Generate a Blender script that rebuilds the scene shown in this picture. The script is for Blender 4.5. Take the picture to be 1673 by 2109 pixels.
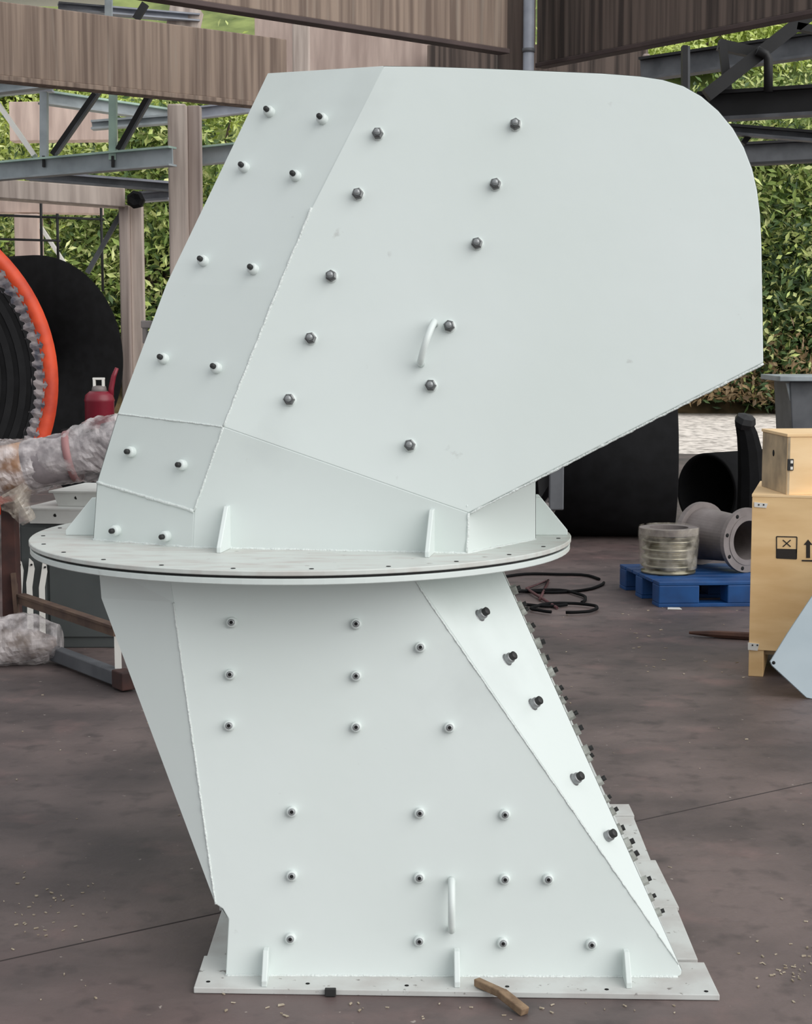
import bpy, bmesh, math, random
from mathutils import Vector, Matrix, noise
from math import sin, cos, pi, radians, atan, sqrt

S = bpy.context.scene
for o in list(bpy.data.objects):
    bpy.data.objects.remove(o)
COL = S.collection

# ------------------------------------------------------------------ camera
IW, IH = 1673.0, 2109.0
F, HOR, CH = 3400.0, 690.0, 1.65              # focal length (px), horizon row, camera height (m)
PITCH = atan((IH / 2 - HOR) / F)
cam_d = bpy.data.cameras.new('camera')
cam = bpy.data.objects.new('camera', cam_d)
COL.objects.link(cam)
cam.location = (0, 0, CH)
cam.rotation_euler = (pi / 2 - PITCH, 0, 0)
cam_d.sensor_fit = 'VERTICAL'
cam_d.sensor_height = 24.0
cam_d.lens = 24.0 * F / IH
cam_d.clip_end = 500
S.camera = cam

# ------------------------------------------------------------------ light
SKY_STRENGTH = 0.66
SUN_ENERGY = 2.2
w = bpy.data.worlds.new('world')
S.world = w
w.use_nodes = True
wn = w.node_tree
bg = wn.nodes['Background']
tc = wn.nodes.new('ShaderNodeTexCoord')
sx = wn.nodes.new('ShaderNodeSeparateXYZ')
rp = wn.nodes.new('ShaderNodeValToRGB')
rp.color_ramp.elements[0].position = 0.0
rp.color_ramp.elements[0].color = (0.90, 0.94, 0.97, 1)
rp.color_ramp.elements[1].position = 0.9
rp.color_ramp.elements[1].color = (1.0, 1.03, 1.06, 1)
wn.links.new(tc.outputs['Generated'], sx.inputs[0])
wn.links.new(sx.outputs['Z'], rp.inputs[0])
wn.links.new(rp.outputs[0], bg.inputs[0])
bg.inputs[1].default_value = SKY_STRENGTH
sun_d = bpy.data.lights.new('sun', 'SUN')
sun_d.energy = SUN_ENERGY
sun_d.angle = radians(64)
sun_d.color = (1.0, 0.985, 0.96)
sun = bpy.data.objects.new('sun', sun_d)
COL.objects.link(sun)
sun.location = (6, -10, 7)
sun.rotation_euler = Vector((-0.68, 0.52, -0.52)).to_track_quat('-Z', 'Y').to_euler()

S.view_settings.view_transform = 'Standard'
S.view_settings.look = 'None'
S.view_settings.gamma = 1
S.view_settings.exposure = 0.09
S.view_settings.use_curve_mapping = False

# ------------------------------------------------------------------ geometry helpers
FW = Vector((0, cos(PITCH), -sin(PITCH)))
UP = Vector((0, sin(PITCH), cos(PITCH)))
C0 = Vector((0, 0, CH))


def ray(u, v):
    return FW + Vector((1, 0, 0)) * ((u - IW / 2) / F) - UP * ((v - IH / 2) / F)


def at(u, v, y):                      # point seen at photo position (u, v) standing at distance y
    d = ray(u, v)
    return C0 + d * (y / d.y)


def onz(u, v, z):                     # point seen at (u, v) lying at height z
    d = ray(u, v)
    return C0 + d * ((z - CH) / d.z)


def onpl(u, v, p, n):                 # point seen at (u, v) lying on the plane p, n
    d = ray(u, v)
    return C0 + d * ((p - C0).dot(n) / d.dot(n))


def newell(pts):
    n = Vector((0, 0, 0))
    for i, a in enumerate(pts):
        b = pts[(i + 1) % len(pts)]
        n += Vector(((a.y - b.y) * (a.z + b.z), (a.z - b.z) * (a.x + b.x), (a.x - b.x) * (a.y + b.y)))
    return n.normalized()


def frame(d):
    d = d.normalized()
    a = Vector((0, 0, 1)) if abs(d.z) < 0.9 else Vector((1, 0, 0))
    x = d.cross(a).normalized()
    return x, d.cross(x).normalized()


class MB:
    def __init__(s):
        s.v, s.f, s.m, s.sm = [], [], [], []

    def add(s, vs, fs, mi=0, smooth=False):
        b = len(s.v)
        s.v += [Vector(x) for x in vs]
        for f in fs:
            s.f.append([b + i for i in f])
            s.m.append(mi)
            s.sm.append(smooth)
        return s

    def prism(s, pts, ext, mi=0):
        pts = [Vector(p) for p in pts]
        ext = Vector(ext)
        n = len(pts)
        if newell(pts).dot(ext) > 0:
            pts = pts[::-1]
        vs = pts + [p + ext for p in pts]
        fs = [list(range(n)), [n + i for i in range(n)][::-1]]
        for i in range(n):
            j = (i + 1) % n
            fs.append([j, i, n + i, n + j])
        return s.add(vs, fs, mi)

    def box(s, c, size, rz=0.0, mi=0, rot=None):
        M = rot if rot is not None else Matrix.Rotation(rz, 3, 'Z')
        c = Vector(c)
        h = Vector(size) / 2
        vs = [c + M @ Vector((sx * h.x, sy * h.y, sz * h.z)) for sz in (-1, 1) for sx, sy in ((-1, -1), (1, -1), (1, 1), (-1, 1))]
        return s.add(vs, [[3, 2, 1, 0], [4, 5, 6, 7], [0, 1, 5, 4], [1, 2, 6, 5], [2, 3, 7, 6], [3, 0, 4, 7]], mi)

    def bar(s, a, b, w_, h_, mi=0, upv=None):          # box from a to b, w_ sideways, h_ upwards
        a, b = Vector(a), Vector(b)
        d = (b - a).normalized()
        u = Vector(upv) if upv is not None else Vector((0, 0, 1))
        if abs(d.dot(u)) > 0.98:
            u = Vector((0, 1, 0))
        sd = d.cross(u).normalized()
        u = sd.cross(d).normalized()
        q = [sd * (w_ / 2 * i) + u * (h_ / 2 * j) for i, j in ((-1, -1), (1, -1), (1, 1), (-1, 1))]
        vs = [a + k for k in q] + [b + k for k in q]
        return s.add(vs, [[3, 2, 1, 0], [4, 5, 6, 7], [0, 1, 5, 4], [1, 2, 6, 5], [2, 3, 7, 6], [3, 0, 4, 7]], mi)

    def tube(s, pts, r, n=10, mi=0, closed=False, smooth=True):
        pts = [Vector(p) for p in pts]
        rs = r if isinstance(r, (list, tuple)) else [r] * len(pts)
        vs, fs = [], []
        k = len(pts)
        x0 = None
        for i, p in enumerate(pts):
            d = (pts[min(i + 1, k - 1)] - pts[max(i - 1, 0)])
            if d.length < 1e-9:
                d = Vector((0, 0, 1))
            d.normalize()
            if x0 is None:
                x, y = frame(d)
            else:
                x = (x0 - d * x0.dot(d)).normalized()
                y = d.cross(x)
            x0 = x
            for q in range(n):
                t = 2 * pi * q / n
                vs.append(p + (x * cos(t) + y * sin(t)) * rs[i])
        for i in range(k - 1):
            for q in range(n):
                fs.append([i * n + q, i * n + (q + 1) % n, (i + 1) * n + (q + 1) % n, (i + 1) * n + q])
        s.add(vs, fs, mi, smooth)
        b = len(s.v) - len(vs)
        s.f += [[b + q for q in range(n)][::-1], [b + (k - 1) * n + q for q in range(n)]]
        s.m += [mi, mi]
        s.sm += [False, False]
        return s

    def lathe(s, c, axis, prof, n=24, mi=0, smooth=True, close=False):   # prof: (radius, height along axis)
        c, axis = Vector(c), Vector(axis).normalized()
        x, y = frame(axis)
        vs, fs = [], []
        for r, h in prof:
            for q in range(n):
                t = 2 * pi * q / n
                vs.append(c + axis * h + (x * cos(t) + y * sin(t)) * r)
        k = len(prof)
        rng = range(k) if close else range(k - 1)
        for i in rng:
            j = (i + 1) % k
            for q in range(n):
                fs.append([i * n + q, i * n + (q + 1) % n, j * n + (q + 1) % n, j * n + q])
        s.add(vs, fs, mi, smooth)
        return s

    def mesh(s, name, mats, origin=(0, 0, 0), bevel=0.0):
        O = Vector(origin)
        me = bpy.data.meshes.new(name)
        me.from_pydata([tuple(v - O) for v in s.v], [], s.f)
        for m in mats:
            me.materials.append(m)
        me.polygons.foreach_set('material_index', s.m)
        me.polygons.foreach_set('use_smooth', s.sm)
        bm = bmesh.new()
        bm.from_mesh(me)
        bmesh.ops.recalc_face_normals(bm, faces=bm.faces)
        if bevel:
            ed = [e for e in bm.edges if len(e.link_faces) == 2 and e.calc_face_angle(0) > 0.5]
            bmesh.ops.bevel(bm, geom=ed, offset=bevel, segments=2, affect='EDGES', profile=0.5, clamp_overlap=True)
        bm.to_mesh(me)
        bm.free()
        me.update()
        return me

    def obj(s, name, mats, parent=None, bevel=0.0, origin=None):
        if not isinstance(mats, (list, tuple)):
            mats = [mats]
        if parent is not None:
            o = bpy.data.objects.new(name, s.mesh(name, mats, parent['_o'], bevel))
            COL.objects.link(o)
            o.parent = parent
            o['_o'] = parent['_o']
        else:
            og = origin
            if og is None:
                xs = [v.x for v in s.v]; ys = [v.y for v in s.v]; zs = [v.z for v in s.v]
                og = ((min(xs) + max(xs)) / 2, (min(ys) + max(ys)) / 2, min(zs))
            o = bpy.data.objects.new(name, s.mesh(name, mats, og, bevel))
            COL.objects.link(o)
            o.location = og
            o['_o'] = tuple(og)
        return o


def thing(name, loc, label, cat, group=None):
    o = bpy.data.objects.new(name, None)
    COL.objects.link(o)
    o.empty_display_size = 0.1
    o.location = loc
    o['_o'] = tuple(loc)
    return tag(o, label, cat, group)


def tag(o, label=None, cat=None, group=None, kind=None):
    if label: o['label'] = label
    if cat: o['category'] = cat
    if group: o['group'] = group
    if kind: o['kind'] = kind
    return o


def place(mesh, name, p, axis, parent, spin=0.0):      # shared-mesh piece, its +Z along axis
    o = bpy.data.objects.new(name, mesh)
    COL.objects.link(o)
    o.parent = parent
    q = Vector(axis).to_track_quat('Z', 'Y').to_matrix().to_4x4()
    o.matrix_local = Matrix.Translation(Vector(p) - Vector(parent['_o'])) @ q @ Matrix.Rotation(spin, 4, 'Z')
    o['_o'] = parent['_o']
    return o


# ------------------------------------------------------------------ materials
def mat(name, col, rough=0.6, metal=0.0, col2=None, scale=6.0, detail=5.0, stretch=(1, 1, 1), lo=0.35, hi=0.65, bump=0.0, bscale=None, spec=0.5, coat=0.0, trans=0.0):
    m = bpy.data.materials.new(name)
    m.use_nodes = True
    nt = m.node_tree
    b = nt.nodes['Principled BSDF']
    b.inputs['Base Color'].default_value = (*col, 1)
    b.inputs['Roughness'].default_value = rough
    b.inputs['Metallic'].default_value = metal
    b.inputs['Specular IOR Level'].default_value = spec
    if coat:
        b.inputs['Coat Weight'].default_value = coat
        b.inputs['Coat Roughness'].default_value = 0.25
    if trans:
        b.inputs['Transmission Weight'].default_value = trans
    if col2 is not None or bump:
        g = nt.nodes.new('ShaderNodeNewGeometry')
        mp = nt.nodes.new('ShaderNodeMapping')
        mp.inputs['Scale'].default_value = stretch
        nt.links.new(g.outputs['Position'], mp.inputs[0])
    if col2 is not None:
        nz = nt.nodes.new('ShaderNodeTexNoise')
        nz.inputs['Scale'].default_value = scale
        nz.inputs['Detail'].default_value = detail
        nt.links.new(mp.outputs[0], nz.inputs[0])
        cr = nt.nodes.new('ShaderNodeValToRGB')
        cr.color_ramp.elements[0].position = lo
        cr.color_ramp.elements[0].color = (*col, 1)
        cr.color_ramp.elements[1].position = hi
        cr.color_ramp.elements[1].color = (*col2, 1)
        nt.links.new(nz.outputs[0], cr.inputs[0])
        nt.links.new(cr.outputs[0], b.inputs['Base Color'])
        m['ramp'] = cr.name
    if bump:
        nb = nt.nodes.new('ShaderNodeTexNoise')
        nb.inputs['Scale'].default_value = bscale or scale
        nb.inputs['Detail'].default_value = 6
        nt.links.new(mp.outputs[0], nb.inputs[0])
        bp = nt.nodes.new('ShaderNodeBump')
        bp.inputs['Strength'].default_value = bump
        bp.inputs['Distance'].default_value = 0.02
        nt.links.new(nb.outputs[0], bp.inputs['Height'])
        nt.links.new(bp.outputs[0], b.inputs['Normal'])
    return m


def overlay(m, col, scale, lo, hi, stretch=(1, 1, 1), detail=4.0, amount=1.0, offset=(0, 0, 0)):
    """stains or chips of another colour over a material, in world space"""
    nt = m.node_tree
    b = nt.nodes['Principled BSDF']
    inp = b.inputs['Base Color']
    g = nt.nodes.new('ShaderNodeNewGeometry')
    mp = nt.nodes.new('ShaderNodeMapping')
    mp.inputs['Scale'].default_value = stretch
    mp.inputs['Location'].default_value = offset
    nz = nt.nodes.new('ShaderNodeTexNoise')
    nz.inputs['Scale'].default_value = scale
    nz.inputs['Detail'].default_value = detail
    mr = nt.nodes.new('ShaderNodeMapRange')
    mr.inputs['From Min'].default_value = lo
    mr.inputs['From Max'].default_value = hi
    mr.inputs['To Max'].default_value = amount
    mx = nt.nodes.new('ShaderNodeMix')
    mx.data_type = 'RGBA'
    mx.inputs['B'].default_value = (*col, 1)
    nt.links.new(g.outputs['Position'], mp.inputs[0])
    nt.links.new(mp.outputs[0], nz.inputs[0])
    nt.links.new(nz.outputs[0], mr.inputs[0])
    nt.links.new(mr.outputs[0], mx.inputs['Factor'])
    if inp.is_linked:
        nt.links.new(inp.links[0].from_socket, mx.inputs['A'])
    else:
        mx.inputs['A'].default_value = inp.default_value
    nt.links.new(mx.outputs['Result'], inp)
    return m


def s2l(r, g, b):
    f = lambda c: (c / 255 / 12.92) if c / 255 <= 0.04045 else ((c / 255 + 0.055) / 1.055) ** 2.4
    return (f(r), f(g), f(b))


PAINT = mat('paint_pale_grey_green', (0.665, 0.725, 0.70), 0.36, col2=(0.70, 0.755, 0.74), scale=1.6, lo=0.3, hi=0.7, bump=0.05, bscale=9.0)
overlay(PAINT, (0.42, 0.45, 0.44), 2.2, 0.60, 0.78, amount=0.28, detail=6)
overlay(PAINT, (0.34, 0.33, 0.31), 14.0, 0.72, 0.78, amount=0.4, detail=6, offset=(2, 4, 1))
WELD_GLINT = mat('paint_weld_and_glint', (0.72, 0.77, 0.75), 0.45, bump=0.4, bscale=160)
FLANGE = mat('paint_flange_worn', (0.60, 0.63, 0.60), 0.45, col2=(0.50, 0.47, 0.44), scale=9.0, lo=0.45, hi=0.75, stretch=(1, 3, 1))
overlay(FLANGE, (0.22, 0.19, 0.17), 26.0, 0.68, 0.74, amount=0.7)
BASEP = mat('paint_base_dusty', (0.60, 0.615, 0.595), 0.5, col2=(0.47, 0.45, 0.43), scale=7.0, detail=8, lo=0.42, hi=0.7)
overlay(BASEP, (0.12, 0.10, 0.09), 40.0, 0.66, 0.72, amount=0.8)
GAP = mat('gasket_black', (0.02, 0.02, 0.02), 0.8)
STEEL = mat('bolt_steel', (0.16, 0.165, 0.165), 0.35, 0.8)
NEUT = mat('stud_grey', (0.30, 0.31, 0.315), 0.35, 0.45)
EDGE = mat('edge_nut_grey', s2l(178, 180, 174), 0.5, col2=s2l(120, 120, 114), scale=30)
DSTEEL = mat('bolt_dark', (0.035, 0.035, 0.035), 0.5, 0.4)
HOLE = mat('hole_black', (0.004, 0.004, 0.004), 0.9)
FLOOR = mat('concrete_floor', s2l(112, 98, 95), 0.55, col2=s2l(76, 67, 66), scale=1.6, detail=11, lo=0.36, hi=0.64, bump=0.25, bscale=14)
overlay(FLOOR, s2l(58, 52, 52), 0.55, 0.52, 0.66, detail=7, amount=0.75, stretch=(0.6, 1.6, 1))
overlay(FLOOR, s2l(112, 92, 90), 0.8, 0.56, 0.72, detail=6, amount=0.7, offset=(7, 3, 0))
overlay(FLOOR, s2l(48, 43, 43), 9.0, 0.54, 0.72, detail=9, amount=0.55, offset=(1, 5, 0))
overlay(FLOOR, s2l(140, 112, 108), 3.0, 0.58, 0.74, detail=8, amount=0.45, offset=(11, 2, 0))
overlay(FLOOR, s2l(170, 160, 152), 34.0, 0.735, 0.77, detail=2, amount=0.85)
overlay(FLOOR, s2l(150, 138, 128), 11.0, 0.70, 0.78, detail=8, amount=0.6, offset=(3, 9, 0))
CONC = mat('concrete_streaked', s2l(150, 132, 118), 0.85, col2=s2l(110, 94, 84), scale=3.2, detail=7, stretch=(5, 5, 0.12), lo=0.38, hi=0.62, bump=0.15)
overlay(CONC, s2l(150, 138, 126), 4.0, 0.56, 0.75, stretch=(4, 4, 0.2), amount=0.6, offset=(5, 1, 0))
CONC_D = mat('concrete_shaded', s2l(112, 98, 90), 0.85, col2=s2l(66, 57, 53), scale=3.2, detail=7, stretch=(5, 5, 0.12), lo=0.38, hi=0.62)  # darker streaked concrete, with the overhead shade put into its colour
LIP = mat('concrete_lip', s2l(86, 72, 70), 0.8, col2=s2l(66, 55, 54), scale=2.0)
CONC_P = mat('concrete_pale', s2l(206, 192, 182), 0.85, col2=s2l(160, 146, 138), scale=2.5, stretch=(4, 4, 0.25), detail=6)
CONC_K = mat('concrete_pinkish', s2l(220, 198, 186), 0.85, col2=s2l(186, 164, 154), scale=2.2, stretch=(3, 3, 0.4), detail=7)
CONC_C = mat('concrete_column', s2l(176, 162, 154), 0.85, col2=s2l(138, 124, 118), scale=2.5, stretch=(4, 4, 0.2), detail=6)
GSTEEL = mat('steel_grey_green', s2l(164, 172, 176), 0.5, col2=s2l(134, 142, 146), scale=3)
GSTEEL_T = mat('steel_mint', s2l(176, 204, 188), 0.5, col2=s2l(146, 168, 160), scale=3)
BSTEEL = mat('steel_blue_grey', s2l(160, 164, 174), 0.5, col2=s2l(128, 132, 142), scale=3)
DKSTEEL = mat('steel_charcoal', s2l(30, 30, 32), 0.6, col2=s2l(20, 20, 21), scale=4)
MIDST = mat('steel_midgrey', s2l(96, 98, 102), 0.55, col2=s2l(72, 74, 78), scale=4)
WHITE = mat('steel_white', s2l(222, 220, 214), 0.5)
RUBBER = mat('rubber_black', (0.005, 0.005, 0.0055), 0.75, col2=(0.008, 0.008, 0.009), scale=8, spec=0.12)
RUBBER_F = mat('rubber_layers', (0.008, 0.008, 0.009), 0.8, col2=(0.011, 0.011, 0.012), scale=10, spec=0.2)
ORANGE = mat('wrap_orange', s2l(214, 74, 34), 0.55, col2=s2l(176, 54, 28), scale=5, bump=0.3)
WRAPG = mat('wrap_grey', s2l(140, 130, 130), 0.5, col2=s2l(66, 66, 76), scale=14)
PLY = mat('plywood', s2l(240, 204, 152), 0.7, col2=s2l(224, 184, 130), scale=3.0, stretch=(1, 1, 4), detail=6)
PLY_S = mat('plywood_weathered', s2l(196, 174, 142), 0.75, col2=s2l(150, 134, 112), scale=7.0, detail=6)
PLY_L = mat('plywood_light', s2l(246, 214, 168), 0.7, col2=s2l(236, 200, 150), scale=3.0, stretch=(1, 1, 4), detail=6)
INK = mat('print_black', s2l(40, 34, 30), 0.7)
BLUE = mat('plastic_blue', s2l(22, 78, 138), 0.5, col2=s2l(16, 58, 108), scale=5)
CAST = mat('cast_grey', s2l(136, 128, 126), 0.55, 0.2, col2=s2l(112, 104, 102), scale=6)
SST = mat('stainless', s2l(168, 162, 144), 0.28, 0.75, col2=s2l(120, 116, 100), scale=6)
PLATE = mat('paint_blue_grey', s2l(160, 173, 180), 0.42, col2=s2l(146, 160, 168), scale=3)
RUST = mat('rusty_steel', s2l(70, 40, 34), 0.8, col2=s2l(44, 26, 24), scale=9)
RUSTB = mat('rusty_brown', s2l(96, 76, 62), 0.8, col2=s2l(74, 56, 48), scale=9)
PANEL = mat('panel_dark_grey', s2l(74, 78, 78), 0.5, col2=s2l(60, 64, 64), scale=2)
REDP = mat('plastic_red', s2l(126, 22, 42), 0.4, col2=s2l(104, 16, 34), scale=4)
TAPE = mat('tape_brown', s2l(172, 124, 72), 0.3, col2=s2l(128, 84, 44), scale=9)
WOOD = mat('wood_dry', s2l(146, 122, 96), 0.8, col2=s2l(112, 90, 70), scale=12, stretch=(3, 3, 3))
WOODD = mat('wood_dark', s2l(92, 62, 50), 0.8, col2=s2l(66, 44, 38), scale=10)
GRAVEL = mat('gravel', s2l(244, 234, 224), 0.9, col2=s2l(150, 142, 134), scale=7.0, detail=9, lo=0.46, hi=0.66, bump=0.6, bscale=10)
GRASS = mat('hill_grass', s2l(146, 158, 92), 0.9, col2=s2l(98, 112, 62), scale=0.9, detail=10, lo=0.36, hi=0.62, bump=0.9)
PALEP = mat('paint_pale_grey', s2l(204, 206, 202), 0.45, col2=s2l(184, 184, 180), scale=4)
BANK = mat('bank_earth', s2l(120, 100, 70), 0.9, col2=s2l(66, 60, 36), scale=2.0, detail=9, lo=0.38, hi=0.62, bump=0.8)
TRUNK = mat('bark', s2l(92, 78, 62), 0.9, col2=s2l(60, 50, 42), scale=8)


def film_mat(name, tint, opac):
    m = bpy.data.materials.new(name)
    m.use_nodes = True
    nt = m.node_tree
    b = nt.nodes['Principled BSDF']
    b.inputs['Base Color'].default_value = (*tint, 1)
    b.inputs['Roughness'].default_value = 0.12
    b.inputs['Coat Weight'].default_value = 0.5
    tr = nt.nodes.new('ShaderNodeBsdfTransparent')
    mx = nt.nodes.new('ShaderNodeMixShader')
    out = nt.nodes['Material Output']
    g = nt.nodes.new('ShaderNodeNewGeometry')
    nz = nt.nodes.new('ShaderNodeTexNoise')
    nz.inputs['Scale'].default_value = 11
    nz.inputs['Detail'].default_value = 5
    nt.links.new(g.outputs['Position'], nz.inputs[0])
    mr = nt.nodes.new('ShaderNodeMapRange')
    mr.inputs['From Min'].default_value = 0.35
    mr.inputs['From Max'].default_value = 0.65
    mr.inputs['To Min'].default_value = max(0, opac - 0.3)
    mr.inputs['To Max'].default_value = min(1, opac + 0.3)
    nt.links.new(nz.outputs[0], mr.inputs[0])
    nt.links.new(mr.outputs[0], mx.inputs[0])
    nt.links.new(tr.outputs[0], mx.inputs[1])
    nt.links.new(b.outputs[0], mx.inputs[2])
    nt.links.new(mx.outputs[0], out.inputs[0])
    return m


FILM = film_mat('clear_film', s2l(222, 214, 214), 0.38)
FILM3 = film_mat('clear_film_faint', s2l(214, 206, 190), 0.16)
FILM2 = film_mat('clear_film_thin', s2l(200, 190, 176), 0.35)


def leaf_mat(name, c1, c2):
    m = mat(name, c1, 0.55, col2=c2, scale=1.3, detail=7, lo=0.36, hi=0.64)
    b = m.node_tree.nodes['Principled BSDF']
    return m


LEAF_Y = leaf_mat('leaf_yellow_green', s2l(186, 196, 92), s2l(128, 150, 62))
LEAF_G = leaf_mat('leaf_green', s2l(140, 160, 80), s2l(82, 108, 48))
LEAF_D = leaf_mat('leaf_dark', s2l(78, 104, 52), s2l(38, 60, 28))
LEAF_L = leaf_mat('leaf_light', s2l(222, 226, 160), s2l(170, 186, 100))
LEAF_W = leaf_mat('leaf_pale', s2l(226, 234, 160), s2l(190, 206, 110))
LEAF_S = leaf_mat('leaf_sunny', s2l(216, 226, 128), s2l(166, 190, 84))

# ------------------------------------------------------------------ setting
FLOOR_END = 23.0
g = MB()
g.add([(-30, -8, 0), (30, -8, 0), (30, FLOOR_END, 0), (-30, FLOOR_END, 0), (-30, -8, -0.3), (30, -8, -0.3), (30, FLOOR_END, -0.3), (-30, FLOOR_END, -0.3)],
      [[0, 1, 2, 3], [7, 6, 5, 4], [0, 4, 5, 1], [1, 5, 6, 2], [2, 6, 7, 3], [3, 7, 4, 0]])
tag(g.obj('floor', FLOOR, origin=(0, 0, 0)), 'dark mauve-brown stained concrete floor of the open workshop', 'floor', kind='structure')
j0, j1 = onz(-120, 2006, 0), onz(1800, 1584, 0)
tag(MB().bar(j0, j1, 0.006, 0.0016).obj('trim_1', mat('joint_dark', s2l(52, 45, 44), 0.9)), 'thin dark expansion joint crossing the floor', 'floor joint', kind='structure')
g = MB()
g.add([(-60, FLOOR_END, -0.05), (60, FLOOR_END, -0.05), (60, 38, -0.05), (-60, 38, -0.05)], [[0, 1, 2, 3]])
tag(g.obj('gravel_yard', GRAVEL, origin=(0, 30, -0.05)), 'bright gravel yard beyond the workshop floor', 'ground', kind='structure')
random.seed(3)
g = MB()
NX, NY = 60, 24
vs, fs = [], []
for j in range(NY):
    for i in range(NX):
        x = -50 + 100 * i / (NX - 1)
        t = j / (NY - 1)
        y = 36 + 34 * t
        z = -0.1 + (t ** 0.9) * 19 + 0.5 * noise.noise(Vector((x * 0.4, y * 0.4, 0))) * min(1, j / 3)
        vs.append((x, y, z))
for j in range(NY - 1):
    for i in range(NX - 1):
        fs.append([j * NX + i, j * NX + i + 1, (j + 1) * NX + i + 1, (j + 1) * NX + i])
g.add(vs, fs, 0, True)
for i_, f_ in enumerate(g.f):
    if f_[0] // NX > 1: g.m[i_] = 1
tag(g.obj('hillside', [BANK, GRASS], origin=(0, 36, -0.1)), 'brown and green hillside rising behind the yard', 'hill', kind='structure')

# ------------------------------------------------------------------ the chute
ZB = 0.016                                     # top of the base flange
BL, BR = onz(399, 2034, ZB), onz(1483, 2049, ZB)
Y0 = (BL.y + BR.y) / 2
YM = Y0 + 0.83                                 # middle of the machine
ZD = at(622, 1098, YM).z                       # top of the rotating flange
DL, DR = at(66, 1098, YM), at(1181, 1098, YM)
RD = (DR.x - DL.x) / 2 * 0.988
DC = Vector(((DL.x + DR.x) / 2, YM, ZD))
T_UP, T_GAP, T_LO = 0.013, 0.007, 0.016
ZL = ZD - T_UP - T_GAP - T_LO                  # underside of the lower flange
ch = thing('rotary_chute', ((BL.x + BR.x) / 2, YM, 0), 'large pale grey-green painted steel rotary discharge chute with bolted hood standing on the floor', 'chute')
TH = 0.008


def mir(p):                                    # the back half mirrors the front half
    return Vector((p.x, 2 * YM - p.y, p.z))


def panel(name, pts, out, t=TH, m=PAINT, bevel=0.0025):
    n = newell(pts)
    if n.dot(Vector(out)) < 0:
        n = -n
    o = MB().prism(pts, -n * t).obj(name, m, ch, bevel)
    o['_n'] = tuple(n)
    return o, n


def weld_or_glint(pts, r=0.005):
    b = MB()
    q = []
    for i in range(len(pts) - 1):
        a, c = pts[i], pts[i + 1]
        k = max(2, int((c - a).length / 0.012))
        for j in range(k):
            q.append(a.lerp(c, j / k))
    q.append(pts[-1])
    rs = [r * (0.75 + 0.5 * random.random()) for _ in q]
    q = [p + Vector((random.uniform(-1, 1), random.uniform(-1, 1), random.uniform(-1, 1))) * r * 0.25 for p in q]
    b.tube(q, rs, 6)
    return b.obj('weld_or_fold_glint', WELD_GLINT, ch)


FRONT = Vector((0, -1, 0))
# --- hood: short vertical skirt standing on the flange
K0, K1 = onz(397, 1128, ZD), onz(962, 1140, ZD)       # front skirt foot
KL, KR = onz(192, 1112, ZD), onz(1104, 1111, ZD)      # outer feet
nS = (K1 - K0).cross(Vector((0, 0, 1))).normalized()
if nS.y > 0: nS = -nS
S2 = onpl(400, 1053, K0, nS)
A = onpl(460, 879, K0, nS)
E_ = onpl(965, 1056, K0, nS)
nL = (K0 - KL).cross(Vector((0, 0, 1))).normalized()
if nL.y > 0: nL = -nL
S1 = onpl(200, 993, KL, nL)
nR = (KR - K1).cross(Vector((0, 0, 1))).normalized()
if nR.y > 0: nR = -nR
skirt_f, _ = panel('skirt_panel', [K0, K1, E_, A, S2], nS)
skirt_l, _ = panel('skirt_panel', [KL, K0, S2, S1], nL)
RT, RT2 = onpl(1104, 950, KR, nR), onpl(963, 1040, K1, nR)
skirt_r, _ = panel('skirt_panel', [K1, KR, RT, RT2], nR)
# --- hood: big flat side panel, leaning back along the crease A-E
ax = (E_ - A).normalized()
nF = Matrix.Rotation(radians(12), 3, ax) @ nS
if nF.z < nS.z: nF = Matrix.Rotation(radians(-12), 3, ax) @ nS
ln = [(460, 879), (574, 592), (642, 428), (790, 136)]
crv = [(880, 137), (1000, 141), (1120, 146), (1240, 151), (1318, 157), (1365, 164), (1408, 177), (1445, 198), (1480, 228), (1510, 264), (1533, 304), (1550, 348), (1560, 392), (1566, 440), (1569, 500)]
rt = [(1573, 746)]
pf = [onpl(u, v, A, nF) for u, v in ln + crv + rt] + [E_]
hood_f, _ = panel('hood_side_panel', pf, nF)
hood_b, _ = panel('hood_side_panel', [mir(p) for p in pf], -FRONT)
# --- hood: corner panels on the left
n1 = newell([S1, S2, A]); n1 = n1 if n1.y < 0 else -n1
L1 = onpl(243, 852, A, n1)
c1, n1 = panel('corner_panel', [S1, S2, A, L1], FRONT)
Bk = pf[1]
n2 = newell([L1, A, Bk]); n2 = n2 if n2.y < 0 else -n2
L2 = onpl(344, 583, A, n2)
Tp, Tq = pf[3], pf[2]
n3 = newell([L2, Bk, Tp]); n3 = n3 if n3.y < 0 else -n3
T1 = onpl(552, 151, Bk, n3)


def folded(name, quads, back=False):            # one sheet made of several gently folded facets
    b = MB()
    for q in quads:
        q = [mir(p) for p in q] if back else list(q)
        b.add(q, [[0, 1, 2, 3]], 0, False)
    o = b.obj(name, PAINT, ch)
    bm = bmesh.new(); bm.from_mesh(o.data)
    bmesh.ops.remove_doubles(bm, verts=bm.verts, dist=0.0005)
    bmesh.ops.recalc_face_normals(bm, faces=bm.faces)
    if sum(f.normal.y for f in bm.faces) * (-1 if back else 1) > 0:
        bmesh.ops.reverse_faces(bm, faces=bm.faces)
    bm.to_mesh(o.data); bm.free()
    md = o.modifiers.new('sheet', 'SOLIDIFY'); md.thickness = TH; md.offset = -1
    return o


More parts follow.
